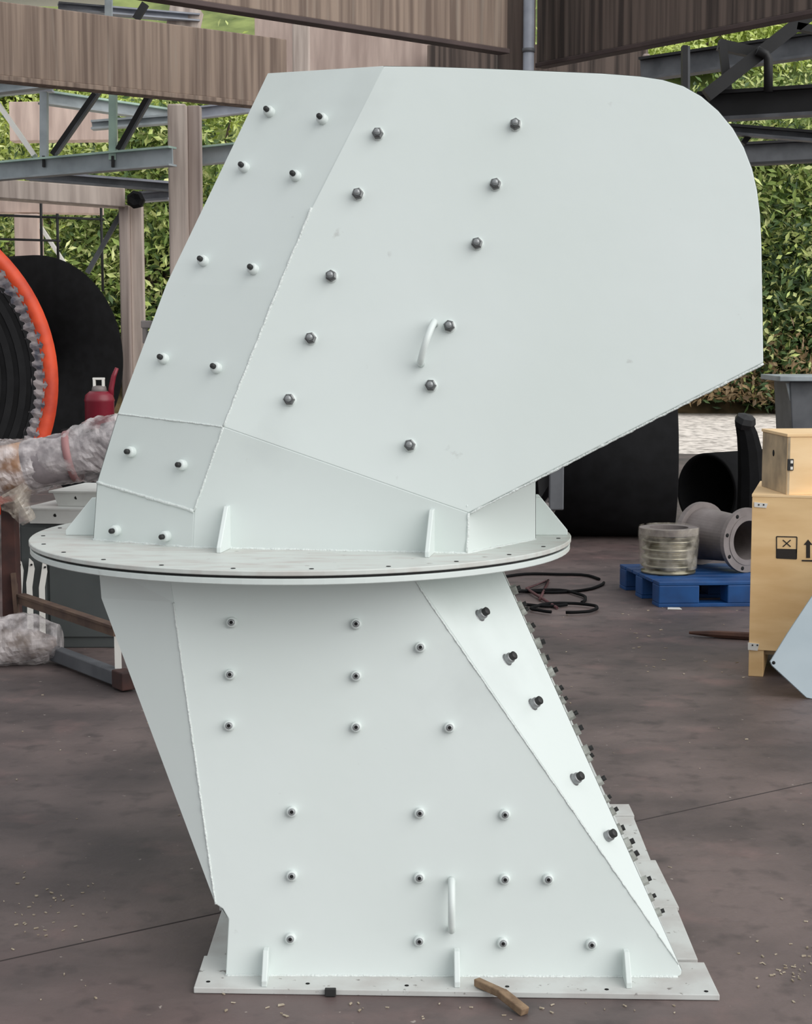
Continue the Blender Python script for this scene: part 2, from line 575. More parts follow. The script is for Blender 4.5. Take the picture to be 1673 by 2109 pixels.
c2 = folded('corner_panel', [[L1, A, Bk, L2], [L2, Bk, Tp, T1]])
folded('corner_panel', [[L1, A, Bk, L2], [L2, Bk, Tp, T1]], True)
c3 = c2
panel('corner_panel', [mir(p) for p in [S1, S2, A, L1]], -FRONT)
panel('skirt_panel', [mir(p) for p in [K0, K1, E_, A, S2]], -FRONT)
panel('skirt_panel', [mir(p) for p in [KL, K0, S2, S1]], -FRONT)
panel('skirt_panel', [mir(p) for p in [K1, KR, RT, RT2]], -FRONT)


def band(name, pts, m=PAINT):                  # plates that run from the front half to the back half
    b = MB()
    n = len(pts)
    cen = Vector((0, 0, 0))
    for p in pts: cen += p
    b.add(pts + [mir(p) for p in pts], [[i, i + 1, n + i + 1, n + i] for i in range(n - 1)], 0, n > 5)
    return b.obj(name, m, ch)


band('back_plate', [KL, S1, L1, L2, T1])
band('top_plate', [T1, Tp] + pf[4:5])
band('roof_plate', pf[4:-2])
band('end_plate', [pf[-3], pf[-2]])
band('bottom_plate', [pf[-2], E_])
band('skirt_plate', [KR, RT])
weld_or_glint([A, Bk, Tq], 0.0035)
weld_or_glint([S2, A], 0.0032)
weld_or_glint([L1, A], 0.0026)
weld_or_glint([S1, S2], 0.0048)  # folded edge, no weld; its highlight is drawn as a pale bead
weld_or_glint([E_, K1], 0.004)
weld_or_glint([pf[-2] + Vector((0, 0.004, -0.004)), E_ + Vector((0, 0.004, -0.004))], 0.004)
weld_or_glint([KL, K0, K1, KR], 0.0045)

# --- flanges
def ring(name, z0, z1, r0, r1, m, n=96):
    b = MB().lathe(DC * 1, (0, 0, 1), [(r0, z0), (r1 - 0.002, z0), (r1, z0 + 0.002), (r1, z1 - 0.002), (r1 - 0.002, z1), (r0, z1)], n, smooth=False, close=True)
    return b.obj(name, m, ch)


up = ring('upper_flange', -T_UP, 0, 0.28, RD, FLANGE)
ring('gasket', -T_UP - T_GAP, -T_UP, 0.28, RD * 0.988, GAP)
lo = ring('lower_flange', -T_UP - T_GAP - T_LO, -T_UP - T_GAP, 0.28, RD * 0.996, PAINT)
hm = MB().lathe((0, 0, 0), (0, 0, 1), [(0.0001, 0.0012), (0.0062, 0.0012), (0.0062, -0.004)], 10).mesh('bolt_hole', [HOLE])
for k in range(24):
    t = 2 * pi * (k + 0.35) / 24
    place(hm, 'bolt_hole', DC + Vector((cos(t), sin(t), 0)) * (RD - 0.035), (0, 0, 1), up)


def gusset(foot, out, h, d, t=0.012):          # triangular stiffener: foot on the body, leaning plate edge
    out = Vector(out).normalized()
    sd = out.cross(Vector((0, 0, 1))) * (t / 2)
    z = Vector((0, 0, 1))
    pts = [foot - sd - out * 0.004, foot - sd + out * d, foot - sd + out * d + z * 0.015, foot - sd + out * 0.022 + z * h, foot - sd - out * 0.004 + z * h]
    return MB().prism(pts, sd * 2).obj('gusset', PAINT, ch, 0.002)


def skp(u, v, p, n): return onpl(u, v, p, n)


for u, v in ((471, 1131), (891, 1138)):
    p = skp(u, v, K0, nS); p.z = ZD
    gusset(p, nS, 0.118, 0.10)
for s in (0.35, ):
    for p, d in ((KR, 1), (KL, -1)):
        q = p.lerp(mir(p), s); q.z = ZD
        gusset(q, (d, 0, 0), 0.11, 0.10)
        gusset(mir(q), (d, 0, 0), 0.11, 0.10)

# --- lower body: square base up to the octagonal collar
q0, q1 = onz(465, 2009, ZB), onz(1404, 2013, ZB)
mid_top = Vector(((K0.x + K1.x) / 2, (K0.y + K1.y) / 2 - 0.15, ZL))
nB = (q1 - q0).cross(mid_top - q0).normalized()
if nB.y > 0: nB = -nB
fpx = [(465, 2009), (1396, 2012), (1403, 2008), (1405, 1998), (1398, 1986), (884, 1240), (838, 1166), (345, 1160), (357, 1240), (385, 1440), (409, 1610), (444, 1862), (459, 1872), (471, 1893)]
fp = [onpl(u, v, q0, nB) for u, v in fpx]
body_f, _ = panel('body_front_panel', fp, nB)
panel('body_back_panel', [mir(p) for p in fp], -FRONT)
yo = (KL.y + KR.y) / 2 - 0.05
yl = mid_top.y + 0.09
LT, LC = at(203, 1160, yl), at(209, 1232, yl)
AP = fp[11]
LB = onpl(450, 1872, q0, nB) + Vector((0, 0.03, 0))
cl2 = folded('body_corner_panel', [[LT, fp[7], fp[8], LC], [LC, fp[8], AP, LB]])
folded('body_corner_panel', [[LT, fp[7], fp[8], LC], [LC, fp[8], AP, LB]], True)
RTp = at(1034, 1172, yo)
cr, nCR = panel('body_corner_panel', [fp[6], RTp, fp[3], fp[4], fp[5]], FRONT)
panel('body_corner_panel', [mir(p) for p in [fp[6], RTp, fp[3], fp[4], fp[5]]], -FRONT)
band('body_left_panel', [LT, LC, LB, fp[13], fp[0]])
band('body_right_panel', [RTp, fp[3], fp[1]])
weld_or_glint([fp[8], fp[11]], 0.003)
weld_or_glint([fp[6], fp[5], fp[4]], 0.0024)
weld_or_glint([fp[0], fp[1]], 0.004)

# --- base flange made of welded flat bars
def bplate(a, b, c, d, z1=ZB, m=BASEP):
    return MB().prism([Vector((p[0], p[1], 0.001)) for p in (a, b, c, d)], (0, 0, z1 - 0.001)).obj('base_flange_bar', m, ch, 0.002)


FB = 0.135
YB = 2 * YM - Y0
bplate((BL.x, BL.y), (BR.x, BR.y), (BR.x, BR.y + FB * 1.6), (BL.x, BL.y + FB * 1.6))
bplate((BL.x, YB), (BR.x, YB), (BR.x, YB - FB), (BL.x, YB - FB))
segs = [Y0 + FB * 1.6 + 0.004, Y0 + 0.62, Y0 + 1.05, YB - FB - 0.004]
for i in range(3):
    j = (-0.012, 0.004, -0.014)[i]
    bplate((BR.x - 0.17, segs[i]), (BR.x + j, segs[i]), (BR.x + j * 0.3, segs[i + 1] - 0.004), (BR.x - 0.17, segs[i + 1] - 0.004), ZB - 0.002)
    bplate((BL.x - j * 0.6, segs[i]), (BL.x + 0.14, segs[i]), (BL.x + 0.14, segs[i + 1] - 0.004), (BL.x - j * 0.6, segs[i + 1] - 0.004), ZB - 0.002)
bhm = MB().lathe((0, 0, 0), (0, 0, 1), [(0.0001, 0.0010), (0.0055, 0.0010), (0.0055, -0.004)], 10).mesh('flange_hole', [HOLE])
bar0 = [o for o in ch.children if o.name.startswith('base_flange_bar')][0]
for u, v in ((429, 2022), (634, 2026), (838, 2030), (1045, 2032), (1250, 2038), (1455, 2042)):
    place(bhm, 'flange_hole', onz(u, v, ZB), (0, 0, 1), bar0)
b = MB().box(onz(681, 2042, 0.012) + Vector((0, -0.004, 0)), (0.028, 0.012, 0.02))
b.obj('shim', GAP, ch, 0.002)
for u, v in ((548, 2016), (941, 2019), (1292, 2024)):
    p = onz(u, v, ZB); p.y = q0.lerp(q1, (p.x - q0.x) / (q1.x - q0.x)).y
    gusset(p, FRONT, 0.075, 0.075, 0.014)

# --- studs and bolts
b = MB()
b.lathe((0, 0, 0), (0, 0, 1), [(0.0155, -0.004), (0.0155, 0.013), (0.0125, 0.018), (0.006, 0.018)], 14, 0)
b.lathe((0, 0, 0), (0, 0, 1), [(0.0075, 0.016), (0.0075, 0.028), (0.0055, 0.031), (0.0001, 0.031)], 10, 1)
STUD = b.mesh('stud_painted', [PAINT, DSTEEL])
b = MB()
b.lathe((0, 0, 0), (0, 0, 1), [(0.018, -0.004), (0.018, 0.004), (0.0001, 0.004)], 14, 0)
b.lathe((0, 0, 0), (0, 0, 1), [(0.0155, 0.003), (0.0155, 0.017), (0.012, 0.019), (0.0001, 0.019)], 6, 1, smooth=False)
b.lathe((0, 0, 0), (0, 0, 1), [(0.008, 0.018), (0.008, 0.030), (0.006, 0.032), (0.0001, 0.032)], 10, 2)
NUT = b.mesh('stud_nut', [PAINT, STEEL, NEUT])
b = MB()
b.lathe((0, 0, 0), (0, 0, 1), [(0.0145, -0.004), (0.0145, 0.012), (0.0115, 0.017), (0.0085, 0.0175), (0.0085, 0.010)], 14, 0)
b.lathe((0, 0, 0), (0, 0, 1), [(0.0088, 0.011), (0.0088, 0.019), (0.0070, 0.021), (0.0046, 0.021)], 12, 1)
b.lathe((0, 0, 0), (0, 0, 1), [(0.0047, 0.0209), (0.0001, 0.0209)], 12, 2)
SOCK = b.mesh('stud_socket', [PAINT, NEUT, HOLE])
b = MB()
b.lathe((0, 0, 0), (0, 0, 1), [(0.0175, -0.004), (0.0175, 0.004), (0.0001, 0.004)], 14, 0)
b.lathe((0, 0, 0), (0, 0, 1), [(0.0145, 0.003), (0.0145, 0.018), (0.012, 0.020), (0.0001, 0.020)], 14, 0)
b.lathe((0, 0, 0), (0, 0, 1), [(0.0115, 0.019), (0.0115, 0.031), (0.009, 0.033), (0.0001, 0.033)], 12, 1)
SIDE = b.mesh('stud_side', [NEUT, DSTEEL])


def bolts(mesh, lst, p, n, par, du=0, dv=0):
    for u, v in lst:
        place(mesh, 'bolt', onpl(u + du, v + dv, p, n), n, par, random.uniform(0, 6))


bolts(STUD, [(553, 228), (662, 243), (501, 342), (607, 360)], Bk, n3, c3, 4, 4)
bolts(STUD, [(417, 536), (520, 553)], Bk, n3, c3, 4, 3)
bolts(STUD, [(335, 737), (444, 756)], A, n2, c2, 4, 3)
bolts(STUD, [(268, 928), (373, 955)], A, n1, c1, 4, 3)
bolts(STUD, [(237, 1090), (340, 1102)], KL, nL, skirt_l, 4, 2)
bolts(NUT, [(779, 277), (1062, 258), (738, 401), (1021, 381), (983, 503), (683, 570), (641, 698), (926, 673), (597, 824), (888, 795), (845, 918)], A, nF, hood_f)
bolts(SOCK, [(479, 1281), (735, 1284), (867, 1332), (476, 1388), (735, 1391), (474, 1493), (735, 1496), (927, 1497), (603, 1670), (866, 1673), (1041, 1676), (603, 1802), (865, 1806), (1041, 1809), (1130, 1809), (600, 1931), (865, 1936), (1037, 1940), (1219, 1943)], q0, nB, body_f, -1, 1)
bolts(SIDE, [(990, 1266), (1046, 1357), (1099, 1449), (1184, 1604), (1251, 1722)], fp[5], nCR, cr, -3, 3)
# bolts of the hidden right-hand face that stick out past the edge
b = MB()
b.lathe((0, 0, 0), (0, 0, 1), [(0.014, -0.004), (0.014, 0.020), (0.0001, 0.020)], 8, 0, smooth=False)
b.lathe((0, 0, 0), (0, 0, 1), [(0.007, 0.019), (0.007, 0.032), (0.0001, 0.032)], 8, 1, smooth=False)
EDGEB = b.mesh('edge_bolt', [EDGE, DSTEEL])
brp = [o for o in ch.children if o.name.startswith('body_right_panel')][0]
ed0, ed1 = RTp, fp[3]
nX = (ed1 - ed0).cross(Vector((0, 1, 0))).normalized()
if nX.x < 0: nX = -nX
# closing flange strip that carries them
for t in (0.055, 0.10, 0.125, 0.165, 0.205, 0.245, 0.285, 0.325, 0.36, 0.405, 0.435, 0.485, 0.515, 0.56, 0.60, 0.635, 0.68, 0.72, 0.755, 0.80, 0.84, 0.885):
    p = ed0.lerp(ed1, t + random.uniform(-0.008, 0.008)) + Vector((0, 0.018 + 0.03 * random.random(), 0))
    eb = place(EDGEB, 'bolt', p - nX * random.uniform(0.0, 0.006), (nX + Vector((0, 0, random.uniform(-0.1, 0.25)))).normalized(), brp, random.uniform(0, 6))
    eb.scale = (random.uniform(0.8, 1.15),) * 2 + (random.uniform(0.65, 1.0),)

# --- lifting handles
def handle(u0, v0, u1, v1, p, n, par, out=0.055):
    a, c = onpl(u0, v0, p, n), onpl(u1, v1, p, n)
    pts = [a - n * 0.004, a + n * out * 0.55]
    for k in range(1, 8):
        t = k / 8
        pts.append(a.lerp(c, t) + n * out * (0.55 + 0.45 * sin(pi * t)))
    pts += [c + n * out * 0.55, c - n * 0.004]
    return MB().tube(pts, 0.0095, 10).obj('lifting_handle', PAINT, ch)


handle(896, 668, 868, 750, A, nF, hood_f)
handle(930, 1812, 930, 1912, q0, nB, body_f)
# small bracket on the rear of the hood
p = at(303, 668, L2.y + 0.12)
MB().box(p, (0.03, 0.04, 0.022)).box(p + Vector((-0.006, 0, -0.03)), (0.012, 0.03, 0.05)).obj('rear_bracket', CAST, ch, 0.003)

# ------------------------------------------------------------------ hall structure
def beam(name, a, b_, depth, thick, m, label, lip=None, lipm=LIP, up_=None, group=None):
    """a, b_: ends of the lower front edge; the beam rises depth and runs thick to the back"""
    a, b_ = Vector(a), Vector(b_)
    d = (b_ - a); d.z = 0; d.normalize()
    bk = Vector((-d.y, d.x, 0))
    if bk.y < 0: bk = -bk
    z = Vector((0, 0, 1))
    r = thing(name, (a + b_) / 2, label, 'beam', group)
    l0 = lip or 0
    bd = MB().prism([a + z * l0, b_ + z * l0, b_ + z * depth, a + z * depth], bk * thick)
    bd.obj('web', m, r, 0.01)
    if lip:
        MB().prism([a - bk * 0.03, b_ - bk * 0.03, b_ - bk * 0.03 + z * lip, a - bk * 0.03 + z * lip], bk * (thick + 0.05)).obj('lower_flange', lipm, r, 0.006)
    return r


def zfor(v, y): return at(836, v, y).z


def hpt(u, v, z): return onz(u, v, z)


ZBM = at(1045, 112, 15.0).z
beam('concrete_beam', hpt(-60, -59, ZBM), hpt(1046, 111, ZBM), 1.3, 0.09, CONC, 'brown streaked concrete beam along the top edge, left of the round pipe', 0.04)
beam('concrete_beam', hpt(-60, 160, ZBM), hpt(592, 226, ZBM), 0.76, 0.16, CONC, 'brown streaked concrete beam crossing the upper left above the steel truss', 0.05, CONC)
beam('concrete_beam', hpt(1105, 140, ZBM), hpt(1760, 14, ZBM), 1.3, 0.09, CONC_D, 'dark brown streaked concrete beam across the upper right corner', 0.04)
# corner column with its pipe
p = at(1060, 140, 15.25)
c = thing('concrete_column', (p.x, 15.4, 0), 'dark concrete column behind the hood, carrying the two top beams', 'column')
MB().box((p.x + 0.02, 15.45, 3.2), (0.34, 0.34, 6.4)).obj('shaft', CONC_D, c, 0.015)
p = at(1090, 100, 15.1)
pp = thing('drain_pipe', (p.x, 15.1, 0), 'grey vertical pipe running down the dark corner column', 'pipe')
MB().tube([(p.x, 15.15, 0), (p.x, 15.15, 6.3)], 0.05, 14).obj('pipe_run', BSTEEL, pp)
MB().tube([(p.x, 15.15, zfor(108, 15.15)), (p.x, 15.15, zfor(100, 15.15))], 0.058, 14).obj('collar', MIDST, pp)


def column(u0, u1, y, ztop, m, label, m2=None, split=0.6):
    a, b_ = at(u0, 600, y).x, at(u1, 600, y).x
    c = thing('concrete_column', ((a + b_) / 2, y + 0.2, 0), label, 'column')
    wd = b_ - a
    if m2:
        MB().box((a + wd * split / 2, y + wd / 2, ztop / 2), (wd * split, wd, ztop)).obj('shaft', m, c, 0.02)
        MB().box((a + wd * (1 + split) / 2, y + wd * 0.7, ztop / 2), (wd * (1 - split), wd * 0.6, ztop)).obj('shaft_rib', m2, c, 0.01)
    else:
        MB().box(((a + b_) / 2, y + wd / 2, ztop / 2), (wd, wd, ztop)).obj('shaft', m, c, 0.02)
    return c


column(350, 413, 19.6, ZBM + 0.2, CONC_P, 'tall concrete column under the left beam, left of the hood', CONC_C)
column(606, 640, 21.0, 6.0, CONC_P, 'slim pale column rising above the left end of the hood')
zB = at(150, 425, 22.0).z
column(247, 292, 22.0, zB + 0.02, CONC_C, 'fluted grey concrete column above the black belt rolls', CONC_P, 0.45)
column(32, 82, 27.0, at(50, 440, 27.0).z, CONC_K, 'short pale pink concrete column above the orange rimmed roll')
beam('concrete_beam', at(525, 150, 24.0), at(905, 150, 23.0), 1.05, 0.4, CONC_K, 'pale pink concrete beam just above the top of the hood')
beam('concrete_beam', at(-30, 405, 21.6), at(258, 426, 21.9), 0.24, 0.5, CONC_P, 'pale streaked concrete beam resting on the fluted column')
beam('concrete_beam', at(-30, 437, 27.2), at(205, 440, 27.2), 0.26, 0.4, CONC_K, 'pinkish concrete beam resting on the short pale column')
beam('concrete_beam', at(20, 290, 29.0), at(235, 288, 29.0), 0.66, 0.4, CONC_K, 'weathered pink concrete beam seen through the left truss')
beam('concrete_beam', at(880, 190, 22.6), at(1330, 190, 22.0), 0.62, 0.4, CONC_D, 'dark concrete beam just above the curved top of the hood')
column(1318, 1332, 21.5, at(1325, 110, 21.5).z, CONC_C, 'thin grey post above the curved top of the hood')


def ibeam(b, a, c, h, wd, tf=0.03, tw=0.03, mi=(0, 0, 0)):
    a, c = Vector(a), Vector(c)
    z = Vector((0, 0, 1))
    b.bar(a + z * (h - tf / 2), c + z * (h - tf / 2), wd, tf, mi[0])
    b.bar(a + z * tf / 2, c + z * tf / 2, wd, tf, mi[2])
    b.bar(a + z * h / 2, c + z * h / 2, tw, h - 2 * tf, mi[1])
    return b


# left truss
ta, tb = at(-40, 375, 19.3), at(356, 342, 18.2)
tr = thing('steel_truss', (ta + tb) / 2, 'grey-green steel truss with mint edges spanning the left side under the concrete beam', 'truss')
ibeam(MB(), ta, tb, 0.21, 0.16, 0.022, 0.02, (1, 0, 0)).obj('bottom_chord', [GSTEEL, GSTEEL_T], tr)
tc_, td_ = at(-40, 198, 19.3), at(356, 150, 18.2)
ibeam(MB(), tc_, td_, 0.16, 0.16, 0.022, 0.02, (0, 0, 0)).obj('top_chord', [GSTEEL], tr)
def trp(u, v):                                  # point in the truss plane
    t = (u + 40) / 396.0
    y = 19.3 + (18.2 - 19.3) * t
    return at(u, v, y)
for u in (91, 233):
    MB().bar(trp(u, 330), trp(u, 190), 0.08, 0.11, 0, (0, 1, 0)).obj('upright', GSTEEL_T if u > 100 else GSTEEL, tr)
    MB().bar(trp(u + 1, 345), trp(u + 1, 322) , 0.03, 0.12, 0, (0, 1, 0)).obj('stiffener', DKSTEEL, tr)
MB().bar(trp(-10, 205), trp(72, 322), 0.05, 0.09, 0, (0, 1, 0)).obj('diagonal', WHITE, tr)
for u0, v0, u1, v1 in ((110, 318, 198, 192), (245, 308, 306, 200)):
    b = MB().bar(trp(u0, v0), trp(u1, v1), 0.07, 0.07, 0, (0, 1, 0))
    b.bar(trp(u0 + 7, v0), trp(u1 + 7, v1) , 0.02, 0.1, 1, (0, 1, 0))
    b.obj('diagonal', [DKSTEEL, MIDST], tr)
# the same line goes on behind the column
b = ibeam(MB(), at(398, 342, 20.2), at(520, 330, 20.0), 0.22, 0.16, 0.022, 0.02, (1, 0, 0))
tag(b.obj('steel_beam', [GSTEEL, GSTEEL_T]), 'grey steel beam between the tall column and the hood', 'beam')
b = ibeam(MB(), at(398, 246, 23.0), at(520, 232, 23.0), 0.16, 0.16, 0.022, 0.02)
tag(b.obj('steel_beam', [BSTEEL]), 'blue-grey steel beam below the left concrete beam beside the hood', 'beam')
b = ibeam(MB(), at(-30, 190, 24.5), at(110, 190, 24.5), 0.16, 0.2, 0.03, 0.02)
tag(b.obj('steel_beam', [BSTEEL]), 'blue-grey steel beam in the far upper left under the concrete beam', 'beam')
b = ibeam(MB(), at(85, 214, 25.0), at(356, 252, 26.5), 0.2, 0.2, 0.03, 0.02, (1, 0, 0))
tag(b.obj('steel_beam', [GSTEEL, GSTEEL_T]), 'mint-topped steel beam seen behind the truss uprights', 'beam')
b = ibeam(MB(), at(190, 268, 24.0), at(356, 255, 24.0), 0.13, 0.2, 0.03, 0.02)
tag(b.obj('steel_beam', [GSTEEL]), 'grey steel beam behind the truss beside the tall column', 'beam')
b = ibeam(MB(), at(60, 372, 23.0), at(356, 396, 22.5), 0.14, 0.2, 0.03, 0.02, (0, 1, 1))
tag(b.obj('steel_beam', [BSTEEL, MIDST]), 'grey steel beam directly under the truss chord', 'beam')
b = ibeam(MB(), at(288, 417, 23.0), at(356, 412, 22.7), 0.14, 0.2, 0.03, 0.02)
tag(b.obj('steel_beam', [BSTEEL]), 'short grey steel beam right of the fluted column head', 'beam')
b = MB().lathe(at(279, 411, 21.8), (0, 1, 0), [(0.0001, -0.04), (0.08, -0.06), (0.12, 0), (0.10, 0.2), (0.0001, 0.2)], 7, smooth=False)
tag(b.obj('cable_bundle', RUBBER), 'black round bundle at the head of the fluted column', 'bundle')
b = MB().bar(at(180, 562, 22.2), at(249, 440, 22.2), 0.06, 0.06, 0, (0, 1, 0))
tag(b.obj('steel_brace', MIDST), 'dark diagonal brace running up to the fluted column', 'brace')
b = MB().bar(at(78, 458, 27.15), at(142, 556, 27.15), 0.05, 0.14, 0, (0, 1, 0))
tag(b.obj('steel_brace', WHITE), 'white diagonal brace beside the short pale column', 'brace')
# scaffold rods in front of the greenery
sc = thing('scaffold_frame', at(110, 600, 25.0) * 1, 'thin dark rod frame standing between the left columns', 'frame')
for u0, v0, u1, v1 in ((84, 395, 86, 545), (118, 440, 120, 540), (208, 420, 212, 600)):
    MB().tube([at(u0, v0, 25), at(u1, v1, 25)], 0.022, 6).obj('upright_rod', DKSTEEL, sc)
for u0, v0, u1, v1 in ((-10, 443, 215, 452), (-10, 492, 125, 496)):
    MB().tube([at(u0, v0, 25), at(u1, v1, 25)], 0.02, 6).obj('cross_rod', DKSTEEL, sc)
# upper-left glimpse: roof steel between the two beams
r = thing('roof_frame', at(250, 30, 22.0), 'grey roof steelwork between the two left concrete beams', 'roof frame')
ibeam(MB(), at(120, 22, 22.0), at(410, 46, 22.5), 0.1, 0.2, 0.02, 0.02).obj('purlin', BSTEEL, r)
MB().bar(at(224, -10, 22), at(224, 40, 22), 0.09, 0.09, 0, (0, 1, 0)).obj('post', GSTEEL, r)
MB().bar(at(280, 40, 22), at(300, 8, 22), 0.09, 0.09, 0, (0, 1, 0)).obj('brace', DKSTEEL, r)
MB().bar(at(348, 44, 22.6), at(410, 58, 22.6), 0.3, 0.42).obj('block', CONC_P, r)
a_, b_ = at(-60, -30, 19.0), at(225, -30, 19.0)
t = tag(MB().prism([a_, b_, at(215, 14, 26), at(-90, 12, 26)], (0, 0, 0.03)).obj('roof_or_sky_sheet', WHITE), 'white sheet standing in for the bright sky at the very top left corner', 'roof sheet')  # added white sheet in place of the sky glimpses above the beam
a_, b_ = at(-60, 120, 21.0), at(75, 120, 21.0)
t = tag(MB().prism([a_, b_, at(85, 192, 26), at(-60, 205, 26)], (0, 0, 0.03)).obj('roof_or_sky_sheet', PLATE), 'blue-grey roof sheet under the left concrete beam at the edge', 'roof sheet')

# right-hand steelwork
b = ibeam(MB(), at(1320, 168, 20.0), at(1720, 112, 19.0), 0.27, 0.2, 0.03, 0.03, (1, 0, 0))
tag(b.obj('steel_beam', [MIDST, DKSTEEL]), 'grey steel beam with dark top edge in the upper right greenery', 'beam')
r = thing('steel_truss', at(1600, 250, 16.5), 'charcoal steel truss with a diagonal at the right above the hood', 'truss')
ibeam(MB(), at(1440, 252, 16.8), at(1730, 236, 16.2), 0.29, 0.2, 0.035, 0.03, (0, 0, 1)).obj('bottom_chord', [DKSTEEL, MIDST], r)
MB().bar(at(1455, 197, 16.5), at(1668, 30, 16.5), 0.13, 0.12, 0, (0, 1, 0)).obj('diagonal', DKSTEEL, r)
b = MB().bar(at(1410, 195, 16.6), at(1410, 95, 16.6), 0.05, 0.12, 0, (0, 1, 0)).bar(at(1418, 195, 16.62), at(1418, 95, 16.62), 0.03, 0.04, 1, (0, 1, 0))
b.obj('upright', [DKSTEEL, MIDST], r)
MB().tube([at(1583, 190, 16.4), at(1583, 122, 16.4), at(1578, 112, 16.4), at(1560, 104, 16.4)], 0.045, 8).obj('bent_tube', DKSTEEL, r)
MB().bar(at(1480, 92, 16.7), at(1570, 112, 16.7), 0.12, 0.1).bar(at(1488, 86, 16.65), at(1500, 190, 16.65), 0.08, 0.05, 0, (0, 1, 0)).obj('gusset_arm', DKSTEEL, r)
MB().bar(at(1640, 55, 16.5), at(1700, 66, 16.5), 0.12, 0.07).obj('head_arm', DKSTEEL, r)
r = thing('steel_beam', at(1610, 290, 18.8), 'grey steel beam just under the right charcoal truss', 'beam')
ibeam(MB(), at(1500, 278, 19.0), at(1720, 296, 18.5), 0.12, 0.22, 0.03, 0.03, (0, 1, 1)).obj('rolled_section', [DKSTEEL, MIDST], r)
MB().bar(at(1530, 296, 19.0), at(1556, 264, 19.0), 0.06, 0.09, 0, (0, 1, 0)).obj('brace', DKSTEEL, r)
b = ibeam(MB(), at(1530, 342, 20.0), at(1720, 332, 20.0), 0.27, 0.24, 0.03, 0.03, (0, 1, 0))
tag(b.obj('steel_beam', [DKSTEEL, MIDST]), 'lowest dark steel beam at the right edge above the trees', 'beam')

# ------------------------------------------------------------------ belt rolls and pipes
RR = 1.32
def roll(u, v, y, yaw, label, width, rim):
    c = at(u, v, y)
    c.z = RR
    axv = Vector((sin(yaw), cos(yaw), 0))
    t = thing('belt_roll', (c.x, c.y, 0), label, 'belt roll', 'black conveyor belt rolls on the left')
    b = MB().lathe(c, axv, [(0.0001, width), (RR, width), (RR, 0.0), (RR - 0.02, -0.01), (0.35, -0.01), (0.35, 0.2), (0.0001, 0.2)], 96, 0)
    b.obj('belt_body', RUBBER, t)
    b = MB()
    for k in range(9 if rim else 0):                      # wound layers show as fine ridges on the end
        r0 = 0.42 + k * 0.09
        b.lathe(c, axv, [(r0, -0.008), (r0, -0.016), (r0 + 0.05, -0.016), (r0 + 0.05, -0.008)], 72, 0, smooth=False)
    if rim: b.obj('wound_layers', RUBBER_F, t)
    if rim:
        MB().lathe(c, axv, [(RR + 0.012, 0.25), (RR + 0.012, -0.02), (RR - 0.10, -0.03), (RR - 0.10, -0.012)], 96, 0).obj('orange_wrap', ORANGE, t)
        b = MB()
        n = 210
        x, y2 = frame(axv)
        vs, fs = [], []
        for q in range(n):
            a = 2 * pi * q / n
            e = x * cos(a) + y2 * sin(a)
            off = -0.030 if q % 2 else -0.018
            r_in = RR - 0.175 + random.uniform(-0.012, 0.012)
            r_out = RR - 0.09 + random.uniform(-0.01, 0.025) * (1 if q % 2 else 0)
            vs += [c + e * r_in + axv * -0.012, c + e * (r_in + r_out) / 2 + axv * off, c + e * r_out + axv * (-0.036 if q % 2 else -0.028)]
        for q in range(n):
            k = (q + 1) % n
            for j in range(2):
                fs.append([q * 3 + j, q * 3 + j + 1, k * 3 + j + 1, k * 3 + j])
        b.add(vs, fs, 0).obj('pleated_edge', WRAPG, t)
    return t


roll(-268, 782, 11.9, atan((-268 - 836) / F), 'huge black conveyor belt roll with orange wrapped rim at the left edge', 1.4, True)
roll(85, 745, 20.8, atan((85 - 836) / F) - radians(37), 'plain black conveyor belt roll standing behind the red canister', 1.4, False)

# right of the chute: dark roll lying crosswise and an open pipe
y = 13.4
c0, c1_ = at(1040, 960, y), at(1391, 960, y)
rad = 0.62
t = thing('belt_roll', (c1_.x - 0.7, y, 0), 'low black roll lying under the overhanging hood', 'belt roll')
b = MB().lathe((c0.x, y + 0.25, rad), (c1_.x - c0.x, -0.12, 0), [(0.0001, 0), (rad, 0), (rad, (c1_ - c0).length), (rad - 0.03, (c1_ - c0).length + 0.01), (0.2, (c1_ - c0).length + 0.01), (0.0001, (c1_ - c0).length)], 64)
b.obj('belt_body', RUBBER, t)
y = 13.9
pc = at(1456, 1000, y)
pr = 0.33
t = thing('steel_pipe', (pc.x + 0.5, y, 0), 'black open-ended pipe lying beyond the blue pallet', 'pipe')
axp = Vector((0.78, 0.62, 0)).normalized()
pc = Vector((pc.x, y, pr))
MB().lathe(pc, axp, [(pr, 0), (pr, 2.2), (pr - 0.03, 2.2), (pr - 0.03, 0)], 48, smooth=True, close=True).obj('pipe_wall', RUBBER_F, t)
MB().lathe(pc, axp, [(pr - 0.035, 1.6), (0.0001, 1.6)], 32).obj('pipe_plug', RUBBER, t)
# black covered post
p = onz(1545, 1112, 0)
t = thing('covered_post', (p.x, p.y, 0), 'black plastic covered post standing behind the small wooden box', 'post')
y = p.y
pts = [at(1548, 1112, y), at(1549, 980, y), at(1546, 930, y), at(1540, 895, y), at(1533, 872, y), at(1532, 857, y)]
b = MB().tube(pts, [0.12, 0.11, 0.10, 0.085, 0.07, 0.05], 9, smooth=False)
b.obj('black_cover', RUBBER, t)
b = MB().lathe(at(1533, 868, y) + Vector((0, -0.03, 0)), (0.2, -0.4, 1), [(0.0001, -0.07), (0.07, -0.05), (0.09, 0.0), (0.075, 0.045), (0.0001, 0.06)], 7, smooth=False)
b.obj('cap', DKSTEEL, t)
